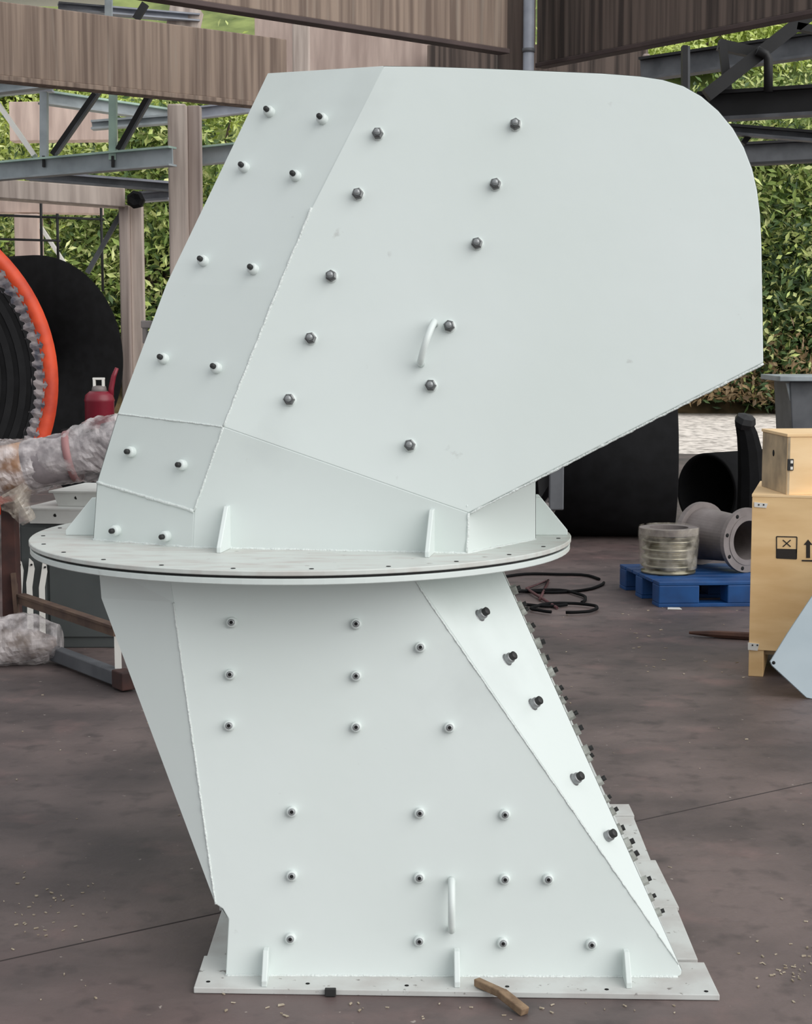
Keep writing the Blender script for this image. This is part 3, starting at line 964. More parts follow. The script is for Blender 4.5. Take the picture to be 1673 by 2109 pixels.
# grey bin at the right edge
y = 15.8
a, b_ = at(1625, 890, y), at(1760, 890, y)
t = thing('metal_bin', ((a.x + b_.x) / 2, y, 0), 'grey metal bin with a wide rim at the right edge beyond the boxes', 'bin')
zt = at(1640, 785, y).z
MB().prism([Vector((a.x + 0.06, y, 0.35)), Vector((b_.x, y, 0.35)), Vector((b_.x, y, zt)), Vector((a.x, y, zt))], (0, 0.7, 0)).obj('bin_body', MIDST, t, 0.01)
MB().box(((a.x + b_.x) / 2 - 0.04, y + 0.33, zt + 0.025), (b_.x - a.x + 0.16, 0.85, 0.05)).obj('rim', GSTEEL, t, 0.008)
MB().prism([Vector((a.x - 0.03, y + 0.02, zt - 0.02)), Vector((a.x + 0.09, y + 0.02, zt - 0.02)), Vector((a.x + 0.08, y + 0.02, zt - 0.45))], (0, 0.03, 0)).obj('bracket_plate', GSTEEL, t)
for dx in (0.12, b_.x - a.x - 0.1):
    MB().box((a.x + dx, y + 0.35, 0.18), (0.08, 0.5, 0.36)).obj('leg', DKSTEEL, t)
# cast bracket right behind the chute
y = 12.55
p = at(1138, 1000, y)
t = thing('cast_bracket', (p.x, y, 0), 'grey cast machine bracket showing between the hood and the dark roll', 'bracket')
MB().box(at(1146, 985, y), (0.11, 0.10, 0.48)).obj('arm', MIDST, t, 0.01)
b = MB().prism([at(1112, 1060, y), at(1140, 1060, y), at(1158, 1028, y), at(1160, 1010, y), at(1140, 1015, y), at(1120, 1040, y)], (0, 0.08, 0))
b.obj('foot', CAST, t, 0.006)
MB().lathe(at(1128, 1044, y - 0.02), (0, -1, 0), [(0.035, -0.03), (0.035, 0.02), (0.0001, 0.02)], 14).obj('boss', CAST, t)
b = MB().prism([at(1105, 950, y + 0.02), at(1132, 950, y + 0.02), at(1130, 1000, y + 0.02), at(1112, 1030, y + 0.02)], (0, 0.05, 0))
b.obj('web', DKSTEEL, t)
pz = at(1146, 1040, y)
MB().box((pz.x - 0.05, y + 0.08, pz.z / 2), (0.10, 0.08, pz.z)).obj('stand', RUBBER, t)

# ------------------------------------------------------------------ pallet with fittings
PC = onz(1357, 1251, 0)
t = thing('plastic_pallet', (PC.x + 0.5, PC.y + 0.4, 0), 'blue plastic pallet carrying the bellows and the flanged pipe', 'pallet')
PX, PY = Vector((1.0, 0.06, 0)).normalized(), Vector((-0.17, 1.0, 0)).normalized()
PH = 0.155
def pal(x, y, z): return PC + PX * x + PY * y + Vector((0, 0, z))
def pbox(b, x0, x1, y0, y1, z0, z1, mi=0):
    b.prism([pal(x0, y0, z0), pal(x1, y0, z0), pal(x1, y1, z0), pal(x0, y1, z0)], (0, 0, z1 - z0), mi)
    return b
for k in range(6):
    y0 = 0.0 + k * 0.138
    pbox(MB(), 0, 1.1, y0, y0 + 0.122, PH - 0.022, PH).obj('deck_board', BLUE, t, 0.004)
for ix in (0.0, 0.425, 0.85):
    for iy in (0.0, 0.34, 0.68):
        pbox(MB(), ix, ix + 0.25, iy, iy + 0.132, 0.022, PH - 0.022).obj('block', BLUE, t, 0.006)
for iy in (0.0, 0.34, 0.68):
    pbox(MB(), 0, 1.1, iy, iy + 0.132, 0, 0.022).obj('runner', BLUE, t, 0.003)

# bellows
bc = pal(0.10, 0.30, PH + 0.002)
bc = onz(1378, 1178, PH + 0.002); 
wpx = 11.0 / F
bc = Vector((at(1377, 1150, bc.y).x, bc.y, PH + 0.002))
br_ = at(1434, 1150, bc.y).x - bc.x
bh = at(1377, 1086, bc.y).z - bc.z
t = thing('pipe_bellows', bc, 'stainless ribbed bellows wrapped in film on the blue pallet', 'bellows')
prof = [(br_ * 0.8, 0), (br_ * 0.98, 0), (br_ * 0.98, bh * 0.05)]
for k in range(4):
    z0 = bh * (0.07 + 0.185 * k)
    for q in range(9):
        a = 2 * pi * q / 8
        prof.append((br_ * (0.905 - 0.075 * cos(a)), z0 + bh * 0.185 * q / 8))
prof += [(br_ * 0.9, bh * 0.84), (br_ * 0.9, bh * 0.87)]
MB().lathe(bc, (0, 0, 1), prof, 48).obj('corrugated_body', SST, t)
MB().lathe(bc, (0, 0, 1), [(br_ * 0.7, bh * 0.86), (br_ * 1.06, bh * 0.86), (br_ * 1.06, bh), (br_ * 0.7, bh)], 48, smooth=False, close=True).obj('top_flange', CAST, t)
MB().lathe(bc, (0, 0, 1), [(br_ * 0.72, bh * 0.9), (0.0001, bh * 0.9)], 24).obj('inner_cover', DKSTEEL, t)
b = MB()
vs, fs = [], []
n = 40
for j in range(7):
    for q in range(n):
        a = 2 * pi * q / n
        r_ = br_ * (1.02 + 0.09 * j / 6) + 0.012 * noise.noise(Vector((cos(a) * 4, sin(a) * 4, j * 0.8)))
        vs.append(bc + Vector((cos(a) * r_, sin(a) * r_, bh * (0.1 + 0.93 * j / 6))))
for j in range(6):
    for q in range(n):
        fs.append([j * n + q, j * n + (q + 1) % n, (j + 1) * n + (q + 1) % n, (j + 1) * n + q])
b.add(vs, fs, 0, True).obj('film_wrap', FILM3, t)

# flanged pipe
fr = 0.205
fc = at(1541, 1128, bc.y - 0.02)
fc.z = PH + fr + 0.002
axf = Vector((-0.52, 0.85, 0)).normalized()
t = thing('flanged_pipe', (fc.x, fc.y, PH), 'grey cast flanged pipe lying on the blue pallet beside the bellows', 'pipe fitting')
MB().lathe(fc, axf, [(0.125, 0.0), (fr, 0.0), (fr, 0.032), (0.155, 0.036), (0.15, 0.12), (0.162, 0.30), (0.17, 0.42), (0.12, 0.42), (0.125, 0.2)], 48, smooth=False, close=True).obj('pipe_body', CAST, t)
MB().lathe(fc, axf, [(0.13, 0.42), (fr * 1.0, 0.42), (fr * 1.0, 0.46), (0.13, 0.46)], 40, smooth=False, close=True).obj('rear_flange', CAST, t)
MB().lathe(fc, axf, [(0.126, 0.3), (0.0001, 0.3)], 24).obj('dark_bore', RUBBER, t)
MB().lathe(fc, axf, [(0.125, -0.004), (0.158, -0.004), (0.158, 0.0)], 40, smooth=False).obj('raised_face', CAST, t)
fh = MB().lathe((0, 0, 0), (0, 0, 1), [(0.0001, 0.001), (0.013, 0.001), (0.013, -0.004)], 10).mesh('flange_bolt_hole', [HOLE])
x, y2 = frame(axf)
for k in range(8):
    a = 2 * pi * (k + 0.3) / 8
    place(fh, 'bolt_hole', fc + (x * cos(a) + y2 * sin(a)) * (fr - 0.024), -axf, t)

# ------------------------------------------------------------------ crates
CY = onz(1541, 1393, 0).y
cz0 = at(1542, 1338, CY).z
cz1 = at(1553, 1023, CY).z
cxl = at(1546, 1200, CY).x
cw, cd = 1.1, 0.75
t = thing('plywood_crate', (cxl + cw / 2, CY + cd / 2, 0), 'large plywood crate with printed handling marks at the right edge', 'crate')
yaw = radians(-15)
e0 = Vector((cxl, CY, 0)); ex = Vector((cos(yaw), sin(yaw), 0)); ey = Vector((-sin(yaw), cos(yaw), 0))
ez = Vector((0, 0, 1))
def cp(x, y, z): return e0 + ex * x + ey * y + ez * z
def cbox(x0, x1, y0, y1, z0, z1):
    return MB().prism([cp(x0, y0, z0), cp(x1, y0, z0), cp(x1, y1, z0), cp(x0, y1, z0)], (0, 0, z1 - z0))
pt = 0.012
cbox(0, cw, 0, pt, cz0, cz1).obj('front_board', PLY, t, 0.001)
cbox(0, pt, pt, cd - pt, cz0, cz1).obj('side_board', PLY, t, 0.001)
cbox(cw - pt, cw, pt, cd - pt, cz0, cz1).obj('side_board', PLY, t, 0.001)
cbox(0, cw, cd - pt, cd, cz0, cz1).obj('back_board', PLY, t, 0.001)
cbox(-0.002, cw + 0.002, -0.002, cd + 0.002, cz1, cz1 + 0.012).obj('lid', PLY_L, t, 0.001)
for x0 in (0.0, 0.5, cw - 0.07):
    cbox(x0, x0 + 0.07, 0.005, cd, 0.0, cz0).obj('skid', PLY, t, 0.003)
cbox(0.07, cw - 0.07, 0.06, cd - 0.06, cz0 - 0.03, cz0).obj('bottom_board', PLY_S, t)
def on_front(u, v): return onpl(u, v, e0, ey)
def fquad(pts, name, m, off=0.0012, par=None):
    return MB().prism([on_front(u, v) - ey * off for u, v in pts], ey * (off * 0.9)).obj(name, m, par or t)
# corner plates
for (u0, v0, u1, v1) in ((1554, 1034, 1582, 1046), (1541, 1323, 1564, 1340)):
    pl = fquad([(u0, v0), (u1, v0 + 3), (u1 - 3, v1), (u0, v1 - 2)], 'corner_plate', WHITE, 0.004)
    for du in (8, 18):
        fquad([(u0 + du, v0 + 4), (u0 + du + 3, v0 + 4), (u0 + du + 3, v0 + 7), (u0 + du, v0 + 7)], 'rivet', DKSTEEL, 0.0055, pl)
# printed marks: box with a cross over a solid block, and an upright arrow on a bar
b = MB()
def stroke(a, c, wd):
    A_, C_ = on_front(*a) - ey * 0.0015, on_front(*c) - ey * 0.0015
    b.bar(A_, C_, 0.001, wd, 0, ex if abs((C_ - A_).normalized().dot(ex)) < 0.7 else ez)
for a, c in (((1600, 1105), (1642, 1106)), ((1600, 1105), (1600, 1149)), ((1642, 1106), (1641, 1151)), ((1600, 1149), (1641, 1151))):
    stroke(a, c, 0.005)
stroke((1613, 1112), (1629, 1126), 0.005)
stroke((1629, 1112), (1613, 1126), 0.005)
b.prism([on_front(u, v) - ey * 0.002 for u, v in ((1600, 1130), (1642, 1131), (1641, 1151), (1600, 1149))], ey * 0.0015)
b.obj('printed_stacking_mark', INK, t)
b = MB()
b.prism([on_front(u, v) - ey * 0.002 for u, v in ((1661, 1149), (1661, 1122), (1656, 1122), (1665, 1111), (1674, 1122), (1669, 1122), (1669, 1149))], ey * 0.0015)
b.prism([on_front(u, v) - ey * 0.002 for u, v in ((1661 + 28, 1149), (1661 + 28, 1122), (1656 + 28, 1122), (1665 + 28, 1111), (1674 + 28, 1122), (1669 + 28, 1122), (1669 + 28, 1149))], ey * 0.0015)
b.prism([on_front(u, v) - ey * 0.002 for u, v in ((1652, 1153), (1706, 1154), (1706, 1157), (1652, 1156))], ey * 0.0015)
b.obj('printed_up_arrow', INK, t)

# small box on top
sz = cz1 + 0.0125
fcn = onz(1621, 1019, sz)                      # near corner
blc = onz(1569, 1007, sz)
if blc.y < fcn.y + 0.05: blc.y = fcn.y + 0.05
sh = at(1621, 895, fcn.y).z - sz
bd1 = at(1569, 1005, CY + 0.42); bd1.z = sz
sl = (bd1 - fcn); sl.z = 0
sxd = Vector((0.93, 0.10, 0)).normalized()
t = thing('wooden_box', (fcn.x + 0.3, fcn.y + 0.2, sz), 'small plywood box with a metal latch on top of the large crate', 'box')
zb = Vector((0, 0, sh))
P0, P1, P2, P3 = fcn, fcn + sxd * 0.6, fcn + sxd * 0.6 + sl, fcn + sl
inn = lambda a, b_, t_=0.012: MB().prism([a, b_, b_ + zb * 0.96, a + zb * 0.96], t_ * Vector((-(b_ - a).y, (b_ - a).x, 0)).normalized())
inn(P0, P1).obj('front_board', PLY_L, t, 0.001)
inn(P1, P2).obj('end_board', PLY_S, t, 0.001)
inn(P2, P3).obj('back_board', PLY_L, t, 0.001)
endb = inn(P3, P0).obj('end_board', PLY_S, t, 0.001)
MB().prism([P + zb * 0.96 for P in (P0 + (P0 - P2) * 0.01, P1 + (P1 - P3) * 0.01, P2 + (P2 - P0) * 0.01, P3 + (P3 - P1) * 0.01)], zb * 0.05).obj('lid', PLY_L, t, 0.002)
nE = Vector(((P0 - P3).y, -(P0 - P3).x, 0)).normalized()
hp = onpl(1594, 933, P0, nE)
MB().lathe(hp, nE, [(0.016, -0.001), (0.016, 0.0015), (0.0001, 0.0015)], 14).obj('round_hole', HOLE, endb)
nFr = Vector((sxd.y, -sxd.x, 0))
lt = MB()
lp = onpl(1628, 957, P0, nFr)
lt.box(lp + nFr * 0.004, (0.03, 0.008, 0.055), math.atan2(sxd.y, sxd.x))
la = lt.obj('latch', DKSTEEL, t, 0.002)
for dz in (-0.016, 0.014):
    MB().box(lp + nFr * 0.009 + Vector((0.004, 0, dz)), (0.012, 0.004, 0.014), math.atan2(sxd.y, sxd.x)).obj('latch_plate', WHITE, la)

# leaning blue-grey steel plate
gy = onz(1666, 1439, 0).y
pn = Vector((0.12, -1, 0.30)).normalized()
p0_ = onz(1666, 1439, 0.002)
pp_ = [onpl(u, v, p0_, pn) for u, v in ((1587, 1362), (1591, 1371), (1662, 1437), (1672, 1439), (1790, 1432), (1790, 1120), (1740, 1130), (1673, 1228), (1622, 1305))]
t = thing('steel_plate', p0_, 'blue-grey painted steel plate leaning against the large crate', 'plate')
pl = MB().prism(pp_, -pn * 0.012).obj('plate_sheet', PLATE, t, 0.002)
MB().lathe(onpl(1594, 1365, p0_, pn), pn, [(0.008, -0.001), (0.008, 0.0015), (0.0001, 0.0015)], 12).obj('bolt_hole', HOLE, pl)

# ------------------------------------------------------------------ left workbench clutter
fy = 8.35
# dark grey cabinet
cy = onz(160, 1335, 0).y
ct = at(120, 1078, cy).z
xa, xb = at(42, 1200, cy).x, at(330, 1200, cy).x
t = thing('steel_cabinet', ((xa + xb) / 2, cy + 0.3, 0), 'dark grey sheet-steel cabinet behind the white strips left of the chute', 'cabinet')
MB().box(((xa + xb) / 2, cy + 0.31, ct / 2), (xb - xa, 0.6, ct)).obj('cabinet_body', PANEL, t, 0.006)
xc_ = at(100, 1200, cy).x
for x0, x1 in ((xa + 0.01, xc_ - 0.01), (xc_ + 0.005, xb - 0.01)):
    MB().box(((x0 + x1) / 2, cy + 0.004, ct / 2 + 0.02), (x1 - x0, 0.012, ct - 0.08)).obj('cabinet_door', PANEL, t, 0.003)
# pale plates lying on the cabinet
for k, (u0, v0, u1, v1, yy, lab) in enumerate(((40, 1050, 215, 1085, cy - 0.03, 'lower pale grey steel plate lying on the dark cabinet'), (98, 1010, 215, 1040, cy + 0.07, 'upper pale grey steel plate lying on the dark cabinet'))):
    a, b_ = at(u0, v0, yy), at(u1, v1, yy + 0.0)
    zt = ct + 0.001 + k * 0.082
    wd = 0.5
    t = thing('steel_channel', ((a.x + b_.x) / 2, yy + 0.2, zt), lab, 'steel plate')
    q = [Vector((a.x + 0.05, yy + 0.02, zt)), Vector((b_.x + 0.15, yy - 0.05, zt)), Vector((b_.x + 0.15, yy + wd, zt)), Vector((a.x + 0.1, yy + wd, zt))]
    MB().prism(q, (0, 0, 0.012)).obj('lower_leaf', PALEP, t, 0.002)
    q2 = [v + Vector((0, 0, 0.069)) for v in q]; q2[0] = q2[0] + Vector((-0.05, 0, 0))
    MB().prism(q2, (0, 0, 0.012)).obj('upper_leaf', PALEP, t, 0.002)
    MB().prism([q[0], q[1], q[1] + Vector((0, 0, 0.078)), q2[0] + Vector((0.02, 0, 0.008))], (0, 0.012, 0)).obj('web', PALEP, t, 0.001)
    for s in (0.25, 0.6):
        hp = q[0].lerp(q[1], s) + Vector((0, 0, 0.045))
        MB().lathe(hp, (0, -1, 0), [(0.009, -0.001), (0.009, 0.002), (0.0001, 0.002)], 10).obj('bolt_hole', HOLE, t)
# bent white strips leaning on the cabinet
names = ('narrowest and leftmost white bent steel strip leaning on the dark cabinet', 'middle white bent steel strip leaning on the dark cabinet', 'rightmost white bent steel strip of the three on the dark cabinet')
sb_ = [(((36, 1150), (44, 1158), (48, 1175), (45, 1225), (44, 1300), (41, 1340), (36, 1340), (38, 1290), (38, 1210), (36, 1180))),
       (((60, 1150), (68, 1158), (71, 1172), (66, 1210), (68, 1260), (69, 1345), (56, 1345), (56, 1250), (54, 1200), (58, 1175))),
       (((88, 1155), (95, 1162), (97, 1178), (92, 1210), (93, 1260), (94, 1350), (82, 1350), (81, 1250), (80, 1210), (85, 1180)))]
for q, lab in zip(sb_, names):
    yy = cy - 0.09
    t = thing('bent_strip', at(q[5][0], q[5][1], yy), lab, 'steel strip', 'white bent strips on the cabinet')
    pts = [at(u, v, yy + 0.06 * (1345 - v) / 200) for u, v in q]
    MB().prism(pts, (0, 0.008, 0)).obj('strip_blade', WHITE, t)
    MB().lathe(at(q[0][0] + 5, q[0][1] + 13, yy + 0.05), (0, -1, 0), [(0.0055, -0.002), (0.0055, 0.006), (0.0001, 0.006)], 8).obj('bolt_hole', HOLE, t)

# rusty trestle
px_ = at(22, 1200, fy).x
t = thing('rusty_trestle', (px_, fy, 0), 'rusty steel trestle with one post at the left edge', 'trestle')
zt = at(22, 1035, fy).z
b = MB().prism([at(6, 1330, fy), at(40, 1330, fy), at(28, 1035, fy), at(1, 1040, fy)], (0, 0.10, 0))
b.obj('post', RUST, t, 0.004)
MB().bar(at(28, 1180, fy - 0.01), at(40, 1330, fy - 0.01), 0.02, 0.05, 0, (0, 1, 0)).obj('post_edge', RUSTB, t)
a, c = at(40, 1234, fy - 0.02), at(236, 1300, 7.6)
MB().bar(a, c, 0.012, 0.05).bar(a + Vector((0, 0.02, 0.02)), c + Vector((0, 0.02, 0.02)), 0.05, 0.012).obj('cross_bar', RUSTB, t)
a, c = onz(112, 1345, 0.05), onz(262, 1402, 0.05)
MB().bar(a, c, 0.06, 0.07).obj('foot_bar', MIDST, t, 0.006)
d = (c - a).normalized()
MB().bar(c - d * 0.09, c + d * 0.02, 0.075, 0.085).obj('foot_end', RUST, t, 0.006)
lx = at(238, 1308, 7.62)
MB().bar(Vector((lx.x + 0.002, lx.y + 0.05, 0.0)), Vector((lx.x, lx.y + 0.05, lx.z)), 0.03, 0.012, 0, (0, 1, 0)).obj('white_leg', WHITE, t)

# wrapped roller lying on the trestle
random.seed(11)
r0, r1 = at(-60, 985, fy + 0.05), at(275, 912, fy + 0.05)
t = thing('wrapped_roller', r0.lerp(r1, 0.5), 'conveyor roller wrapped in clear film and brown tape on the rusty trestle', 'roller')
d = (r1 - r0).normalized()
L = (r1 - r0).length
MB().lathe(r0, d, [(0.0001, 0), (0.10, 0), (0.10, 0.16), (0.125, 0.18), (0.125, L * 0.62), (0.10, L * 0.64), (0.10, L * 0.82), (0.13, L * 0.84), (0.13, L), (0.0001, L)], 32).obj('roller_body', mat('roller_grey', s2l(134, 126, 128), 0.5, col2=s2l(88, 82, 86), scale=9), t)
MB().lathe(r0, d, [(0.112, L * 0.16), (0.13, L * 0.17), (0.128, L * 0.34), (0.112, L * 0.36)], 32).obj('tape_band', TAPE, t)
MB().lathe(r0, d, [(0.132, L * 0.605), (0.134, L * 0.605), (0.134, L * 0.65), (0.132, L * 0.65)], 32).obj('pink_band', mat('band_pink', s2l(160, 116, 116), 0.6), t)
def crumple(c0_, c1__, rfun, n, m_, amp, seed, freq=7.0):
    b = MB()
    ax_ = (c1__ - c0_)
    x_, y_ = frame(ax_)
    vs, fs = [], []
    for j in range(m_ + 1):
        s = j / m_
        for q in range(n):
            a_ = 2 * pi * q / n
            e = x_ * cos(a_) + y_ * sin(a_)
            p = c0_ + ax_ * s
            rr = rfun(s)
            k = noise.noise((p + e * rr) * freq + Vector((seed, 0, 0)))
            k2 = abs(noise.noise((p + e * rr) * freq * 2.3 + Vector((0, seed, 0))))
            vs.append(p + e * (rr * (1 + amp * (k + 0.8 * k2))))
    for j in range(m_):
        for q in range(n):
            fs.append([j * n + q, j * n + (q + 1) % n, (j + 1) * n + (q + 1) % n, (j + 1) * n + q])
    fs.append(list(range(n))[::-1])
    fs.append([m_ * n + q for q in range(n)])
    return b.add(vs, fs)
crumple(r0 - d * 0.02, r1 + d * 0.03, lambda s: 0.142 + 0.018 * sin(s * 9), 44, 56, 0.16, 3.0, 9.0).obj('film_wrap', FILM, t)
# hanging film tail
b = crumple(at(20, 1010, fy - 0.03), at(60, 1075, fy - 0.02), lambda s: 0.09 * (1 - 0.7 * s) + 0.008, 20, 14, 0.35, 5.0, 12.0)
b.obj('film_tail', FILM2, t)
# plastic lump on the floor
p = onz(60, 1378, 0)
t = thing('plastic_bundle', (p.x, p.y + 0.1, 0), 'crumpled clear plastic bundle on the floor at the left edge', 'plastic wrap')
b = crumple(Vector((p.x - 0.30, p.y + 0.14, 0.10)), Vector((p.x + 0.13, p.y + 0.14, 0.125)), lambda s: 0.03 + 0.10 * sin(pi * min(1, 0.12 + s * 0.8)) ** 0.6, 34, 26, 0.22, 9.0, 8.0)
for v in b.v: v.z = max(v.z, 0.003)
b.obj('film_shell', FILM, t)
b = crumple(Vector((p.x - 0.28, p.y + 0.14, 0.09)), Vector((p.x + 0.10, p.y + 0.14, 0.10)), lambda s: 0.03 + 0.055 * sin(pi * min(1, 0.1 + s * 0.85)), 18, 14, 0.12, 2.0)
for v in b.v: v.z = max(v.z, 0.006)
b.obj('wrapped_content', mat('content_beige', s2l(140, 124, 112), 0.6, col2=s2l(90, 78, 74), scale=12), t)
p = at(4, 1310, 8.2)
t = thing('plastic_sheet', (p.x - 0.1, p.y, 0.0), 'loose clear plastic sheet rising beside the rusty post', 'plastic wrap')
b = crumple(Vector((p.x - 0.12, p.y, 0.02)), Vector((p.x - 0.09, p.y + 0.02, 0.40)), lambda s: 0.15 * (1 - 0.75 * s), 22, 16, 0.25, 6.0)
b.obj('sheet_fold', FILM, t)

# red canister on a black drum
dy = 10.4
dp = at(206, 880, dy)
zt = at(206, 884, dy).z
t = thing('steel_drum', (dp.x, dy, 0), 'black drum under the red canister behind the wrapped roller', 'drum')
MB().lathe((dp.x, dy, 0), (0, 0, 1), [(0.0001, 0), (0.24, 0), (0.25, 0.02), (0.24, zt * 0.33), (0.25, zt * 0.34), (0.24, zt * 0.36), (0.24, zt * 0.66), (0.25, zt * 0.67), (0.24, zt * 0.69), (0.25, zt - 0.01), (0.24, zt), (0.0001, zt)], 36).obj('drum_shell', RUBBER, t)
t = thing('red_canister', (dp.x, dy, zt), 'dark red canister with white cap and spout in front of the black rolls', 'canister')
q = Vector((dp.x, dy, zt + 0.001))
hh = at(206, 806, dy).z - zt
MB().lathe(q, (0, 0, 1), [(0.0001, 0), (0.088, 0), (0.092, 0.01), (0.092, hh * 0.72), (0.096, hh * 0.76), (0.092, hh * 0.80), (0.088, hh * 0.90), (0.06, hh), (0.0001, hh)], 28).obj('canister_body', REDP, t)
MB().lathe(q, (0, 0, 1), [(0.045, hh * 0.98), (0.05, hh * 1.0), (0.042, hh + 0.03), (0.03, hh + 0.035), (0.0001, hh + 0.035)], 18).obj('neck_ring', CAST, t)
b = MB().box(q + Vector((0.0, -0.01, hh + 0.078)), (0.075, 0.03, 0.014)).box(q + Vector((-0.028, -0.01, hh + 0.052)), (0.016, 0.03, 0.045)).box(q + Vector((0.028, -0.01, hh + 0.052)), (0.016, 0.03, 0.045))
b.obj('white_cap', WHITE, t, 0.003)
MB().tube([at(228, 822, dy), at(229, 800, dy), at(234, 775, dy), at(241, 758, dy)], [0.02, 0.018, 0.016, 0.012], 8).obj('spout', REDP, t)

# ------------------------------------------------------------------ floor litter
def litter(name, pts, r, m, label, cat, n=8, flat=False):
    b = MB().tube(pts, r, n, smooth=not flat)
    return tag(b.obj(name, m), label, cat)

w0, w1, w2 = onz(982, 2022, ZB + 0.012), onz(1035, 2046, ZB + 0.014), onz(1082, 2084, 0.010)
b = MB()
b.bar(w0, w1, 0.020, 0.020).bar(w1 - (w1 - w0).normalized() * 0.004, w2, 0.026, 0.020)
tag(b.obj('wood_scrap', WOOD, bevel=0.003), 'dry wood scrap lying over the front edge of the chute base', 'wood scrap')
a, c = onz(1420, 1303, 0.02), onz(1600, 1314, 0.02)
tag(MB().tube([a, a.lerp(c, 0.3), c], [0.008, 0.02, 0.024], 7, smooth=False).obj('wooden_stick', WOODD), 'reddish brown stick on the floor beside the large crate', 'stick')
random.seed(5)
for k, (uc, vc, ru, rv, lab) in enumerate(((1130, 1200, 125, 18, 'outer black cable looped on the floor right of the chute'), (1120, 1232, 90, 16, 'middle black cable looped on the floor right of the chute'), (1165, 1252, 70, 9, 'lowest black cable coil on the floor right of the chute'))):
    pts = []
    for q in range(40):
        a = 2 * pi * q / 39 * 0.93 + k
        rr_ = 1 + 0.16 * noise.noise(Vector((cos(a) * 1.5, sin(a) * 1.5, k * 3.1)))
        pts.append(onz(uc + ru * cos(a) * rr_, vc + rv * sin(a) * rr_, 0.011 + 0.004 * k))
    tag(MB().tube(pts, 0.010, 7).obj('black_cable', RUBBER), lab, 'cable', 'black cables on the floor')
a = [onz(1148, 1252, 0.012), onz(1100, 1222, 0.02), onz(1085, 1212, 0.02), onz(1130, 1195, 0.012), onz(1112, 1235, 0.012)]
tag(MB().tube(a, 0.009, 6).obj('pink_cord', mat('cord_pink', s2l(84, 50, 52), 0.7)), 'dull pink cord among the black cables', 'cord')
for u, v, m, nm, lab in ((1135, 1250, WHITE, 'paper_scrap', 'white paper scrap beside the black cables'), (1388, 1254, WHITE, 'paper_scrap', 'white paper scrap at the foot of the blue pallet')):
    p = onz(u, v, 0.002)
    tag(MB().prism([p + Vector(q) for q in ((-0.04, -0.02, 0), (0.045, -0.03, 0), (0.04, 0.03, 0.0), (-0.03, 0.035, 0))], (0, 0, 0.004)).obj(nm, m), lab, 'paper')
# shavings and paint chips nobody could count
random.seed(8)
b = MB()
def chip(p, s):
    a = random.uniform(0, pi)
    q = Vector((cos(a), sin(a), 0)) * s
    r_ = Vector((-sin(a), cos(a), 0)) * s * random.uniform(0.2, 0.6)
    z = Vector((0, 0, random.uniform(0.001, 0.004)))
    b.prism([p - q - r_, p + q - r_ * 0.4, p + q * 0.8 + r_, p - q * 0.7 + r_ * 0.8], z)
for _ in range(45):
    chip(onz(random.gauss(1640, 45), random.gauss(1985, 26), 0.001), random.uniform(0.002, 0.007))
for _ in range(40):
    chip(onz(random.gauss(80, 50), random.gauss(1880, 30), 0.001), random.uniform(0.002, 0.007))
for _ in range(60):
    chip(onz(random.uniform(0, 1673), random.uniform(1420, 2109), 0.001), random.uniform(0.002, 0.007))
for _ in range(25):
    chip(onz(random.uniform(440, 1400), random.uniform(2065, 2105), 0.001), random.uniform(0.002, 0.009))
for _ in range(40):
    chip(onz(random.uniform(1100, 1540), random.uniform(1240, 1420), 0.001), random.uniform(0.004, 0.012))
tag(b.obj('floor_debris', mat('debris', s2l(190, 178, 158), 0.8, col2=s2l(150, 136, 116), scale=30)), 'pale wood shavings and paint chips scattered on the floor', 'debris', kind='stuff')

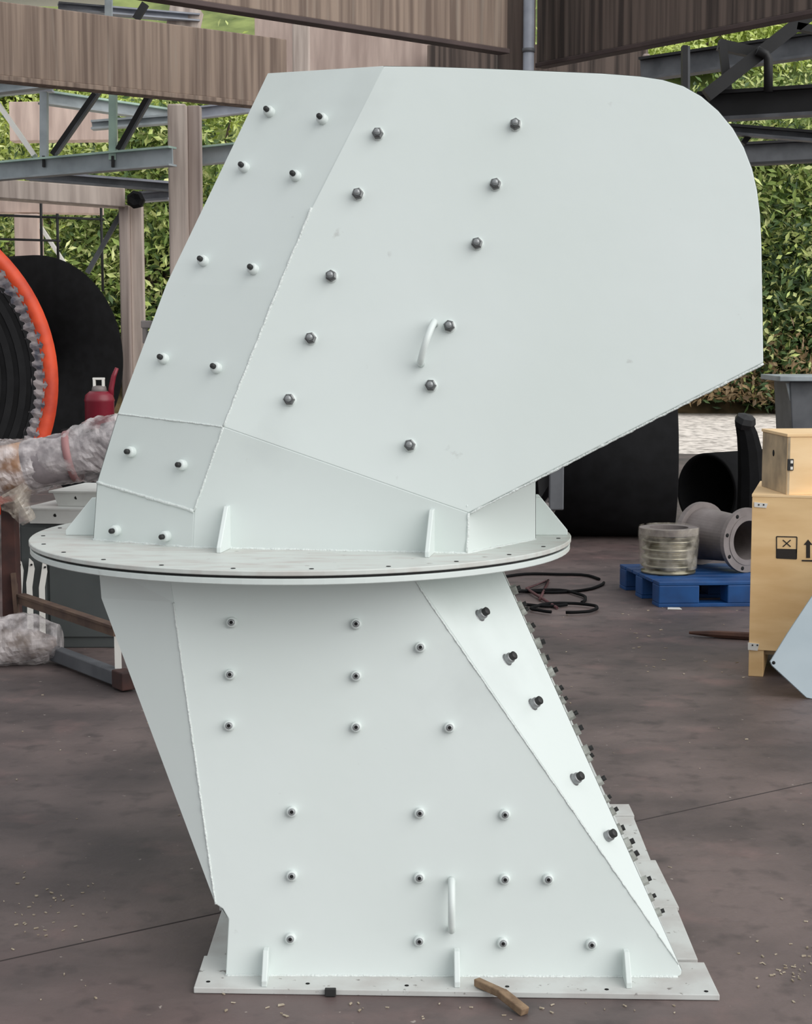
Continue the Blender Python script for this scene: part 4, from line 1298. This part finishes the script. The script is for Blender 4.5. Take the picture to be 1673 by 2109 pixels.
# ------------------------------------------------------------------ greenery
def tree(name, u, v, y, rx, rz, n, m, label, cat, ls=0.16, seed=0, trunk=True, grp=None):
    random.seed(seed)
    n = int(n * 2.4); ls *= 0.62
    c = at(u, v, y)
    zg = 0.0 if y < 36 else max(0.0, ((y - 36) / 34) ** 0.9 * 19)
    t = thing(name, (c.x, y, zg), label, cat, grp)
    if trunk:
        b = MB()
        h = max(0.3, c.z - zg)
        b.tube([(c.x, y, zg - 0.1), (c.x + 0.1, y, zg + h * 0.5), (c.x - 0.05, y, zg + h)], [0.16, 0.12, 0.06], 8)
        for k in range(4):
            a = k * 1.7 + seed
            b.tube([(c.x, y, zg + h * 0.6), (c.x + cos(a) * rx * 0.5, y + sin(a) * rx * 0.3, zg + h + rz * 0.3)], [0.07, 0.025], 6)
        b.obj('trunk', TRUNK, t)
    b = MB()
    vs, fs = [], []
    cl = []
    for k in range(max(8, n // 90)):
        a = random.uniform(0, 2 * pi); cz = random.uniform(-1, 1); rr_ = sqrt(1 - cz * cz) * random.uniform(0.5, 1) 
        cl.append(Vector((cos(a) * rr_ * rx, sin(a) * rr_ * rx * 0.55, cz * rz)))
    for k in range(n):
        q = random.choice(cl)
        s = rx * 0.24
        p = c + q + Vector((random.gauss(0, s), random.gauss(0, s), random.gauss(0, s * 0.8)))
        if p.z < zg + 0.05: p.z = zg + random.uniform(0.05, 0.6)
        nrm = Vector((random.gauss(0, 1), random.gauss(-0.6, 1), random.gauss(0.7, 1))).normalized()
        x_, y_ = frame(nrm)
        a = random.uniform(0, 2 * pi)
        d1 = (x_ * cos(a) + y_ * sin(a)) * ls * random.uniform(0.6, 1.3)
        d2 = (y_ * cos(a) - x_ * sin(a)) * ls * random.uniform(0.25, 0.5)
        i = len(vs)
        vs += [p - d1, p + d2 + nrm * ls * 0.12, p + d1, p - d2 + nrm * ls * 0.12]
        fs.append([i, i + 1, i + 2, i + 3])
    b.add(vs, fs)
    b.m = [random.choice((0, 0, 0, 1, 1, 2)) for _ in fs]
    o = b.obj('foliage', [m, LEAF_L if m.name != 'leaf_dry' else m, LEAF_D] if m is not LEAF_S else [m, LEAF_W, LEAF_Y], t)
    o['kind'] = 'stuff'
    return t


G = 'trees and shrubs on the hillside'
tree('tree', 20, 500, 38, 2.4, 2.6, 3000, LEAF_Y, 'sunlit yellow-green tree at the far left edge behind the short column', 'tree', 0.17, 1, grp=G)
tree('tree', 165, 480, 40, 2.6, 2.6, 3000, LEAF_Y, 'yellow-green tree behind the scaffold rods', 'tree', 0.17, 2, grp=G)
tree('shrub', 200, 590, 37, 2.0, 1.9, 2600, LEAF_G, 'green shrub behind the plain black roll', 'shrub', 0.17, 3, grp=G)
tree('tree', 325, 520, 36.5, 1.6, 2.8, 3000, LEAF_G, 'green tree between the fluted column and the tall column', 'tree', 0.2, 4, grp=G)
tree('tree', 455, 300, 44, 2.2, 1.9, 2000, LEAF_Y, 'pale green tree right of the tall column', 'tree', 0.18, 5, grp=G)
tree('tree', 250, 260, 48, 3.2, 1.6, 2400, LEAF_S, 'bright tree seen through the left truss', 'tree', 0.2, 6, grp=G)
tree('tree', 40, 280, 50, 3.0, 1.6, 2400, LEAF_S, 'bright tree seen through the far left of the truss', 'tree', 0.2, 7, grp=G)
tree('shrub', 330, 680, 36.5, 1.6, 1.2, 1500, LEAF_D, 'dark shrub low between the columns left of the hood', 'shrub', 0.18, 8, grp=G)
DRY = leaf_mat('leaf_dry', s2l(150, 126, 88), s2l(92, 74, 50))
tree('shrub', 1530, 795, 36.2, 2.6, 0.5, 2200, DRY, 'dry brown brush at the foot of the bank beyond the gravel', 'shrub', 0.16, 21, False, grp=G)
tree('tree', 1640, 480, 36.5, 1.7, 2.2, 4200, LEAF_G, 'green leafy tree right of the hood', 'tree', 0.2, 9, grp=G)
tree('shrub', 1610, 640, 36.0, 1.9, 1.5, 4200, LEAF_D, 'dark green shrub low beside the right end of the hood', 'shrub', 0.18, 10, grp=G)
tree('tree', 1500, 640, 40.0, 2.4, 2.8, 2500, LEAF_D, 'dark tree mostly hidden behind the right end of the hood', 'tree', 0.2, 11, grp=G)
tree('tree', 1720, 620, 39.0, 2.2, 2.6, 2600, LEAF_G, 'green tree at the right edge of the yard', 'tree', 0.2, 12, grp=G)
tree('tree', 1380, 130, 52, 4.0, 2.4, 4200, LEAF_S, 'bright sunlit tree above the curved hood top', 'tree', 0.2, 13, grp=G)
tree('tree', 1620, 100, 54, 4.6, 3.2, 6000, LEAF_S, 'bright sunlit tree behind the right charcoal truss', 'tree', 0.2, 14, grp=G)
tree('tree', 1640, 300, 46, 3.0, 1.8, 3000, LEAF_G, 'green tree behind the lowest right steel beam', 'tree', 0.2, 15, grp=G)
for o in bpy.data.objects:
    if '_o' in o: del o['_o']
    if '_n' in o: del o['_n']
    if o.parent is None and o.type == 'EMPTY': pass
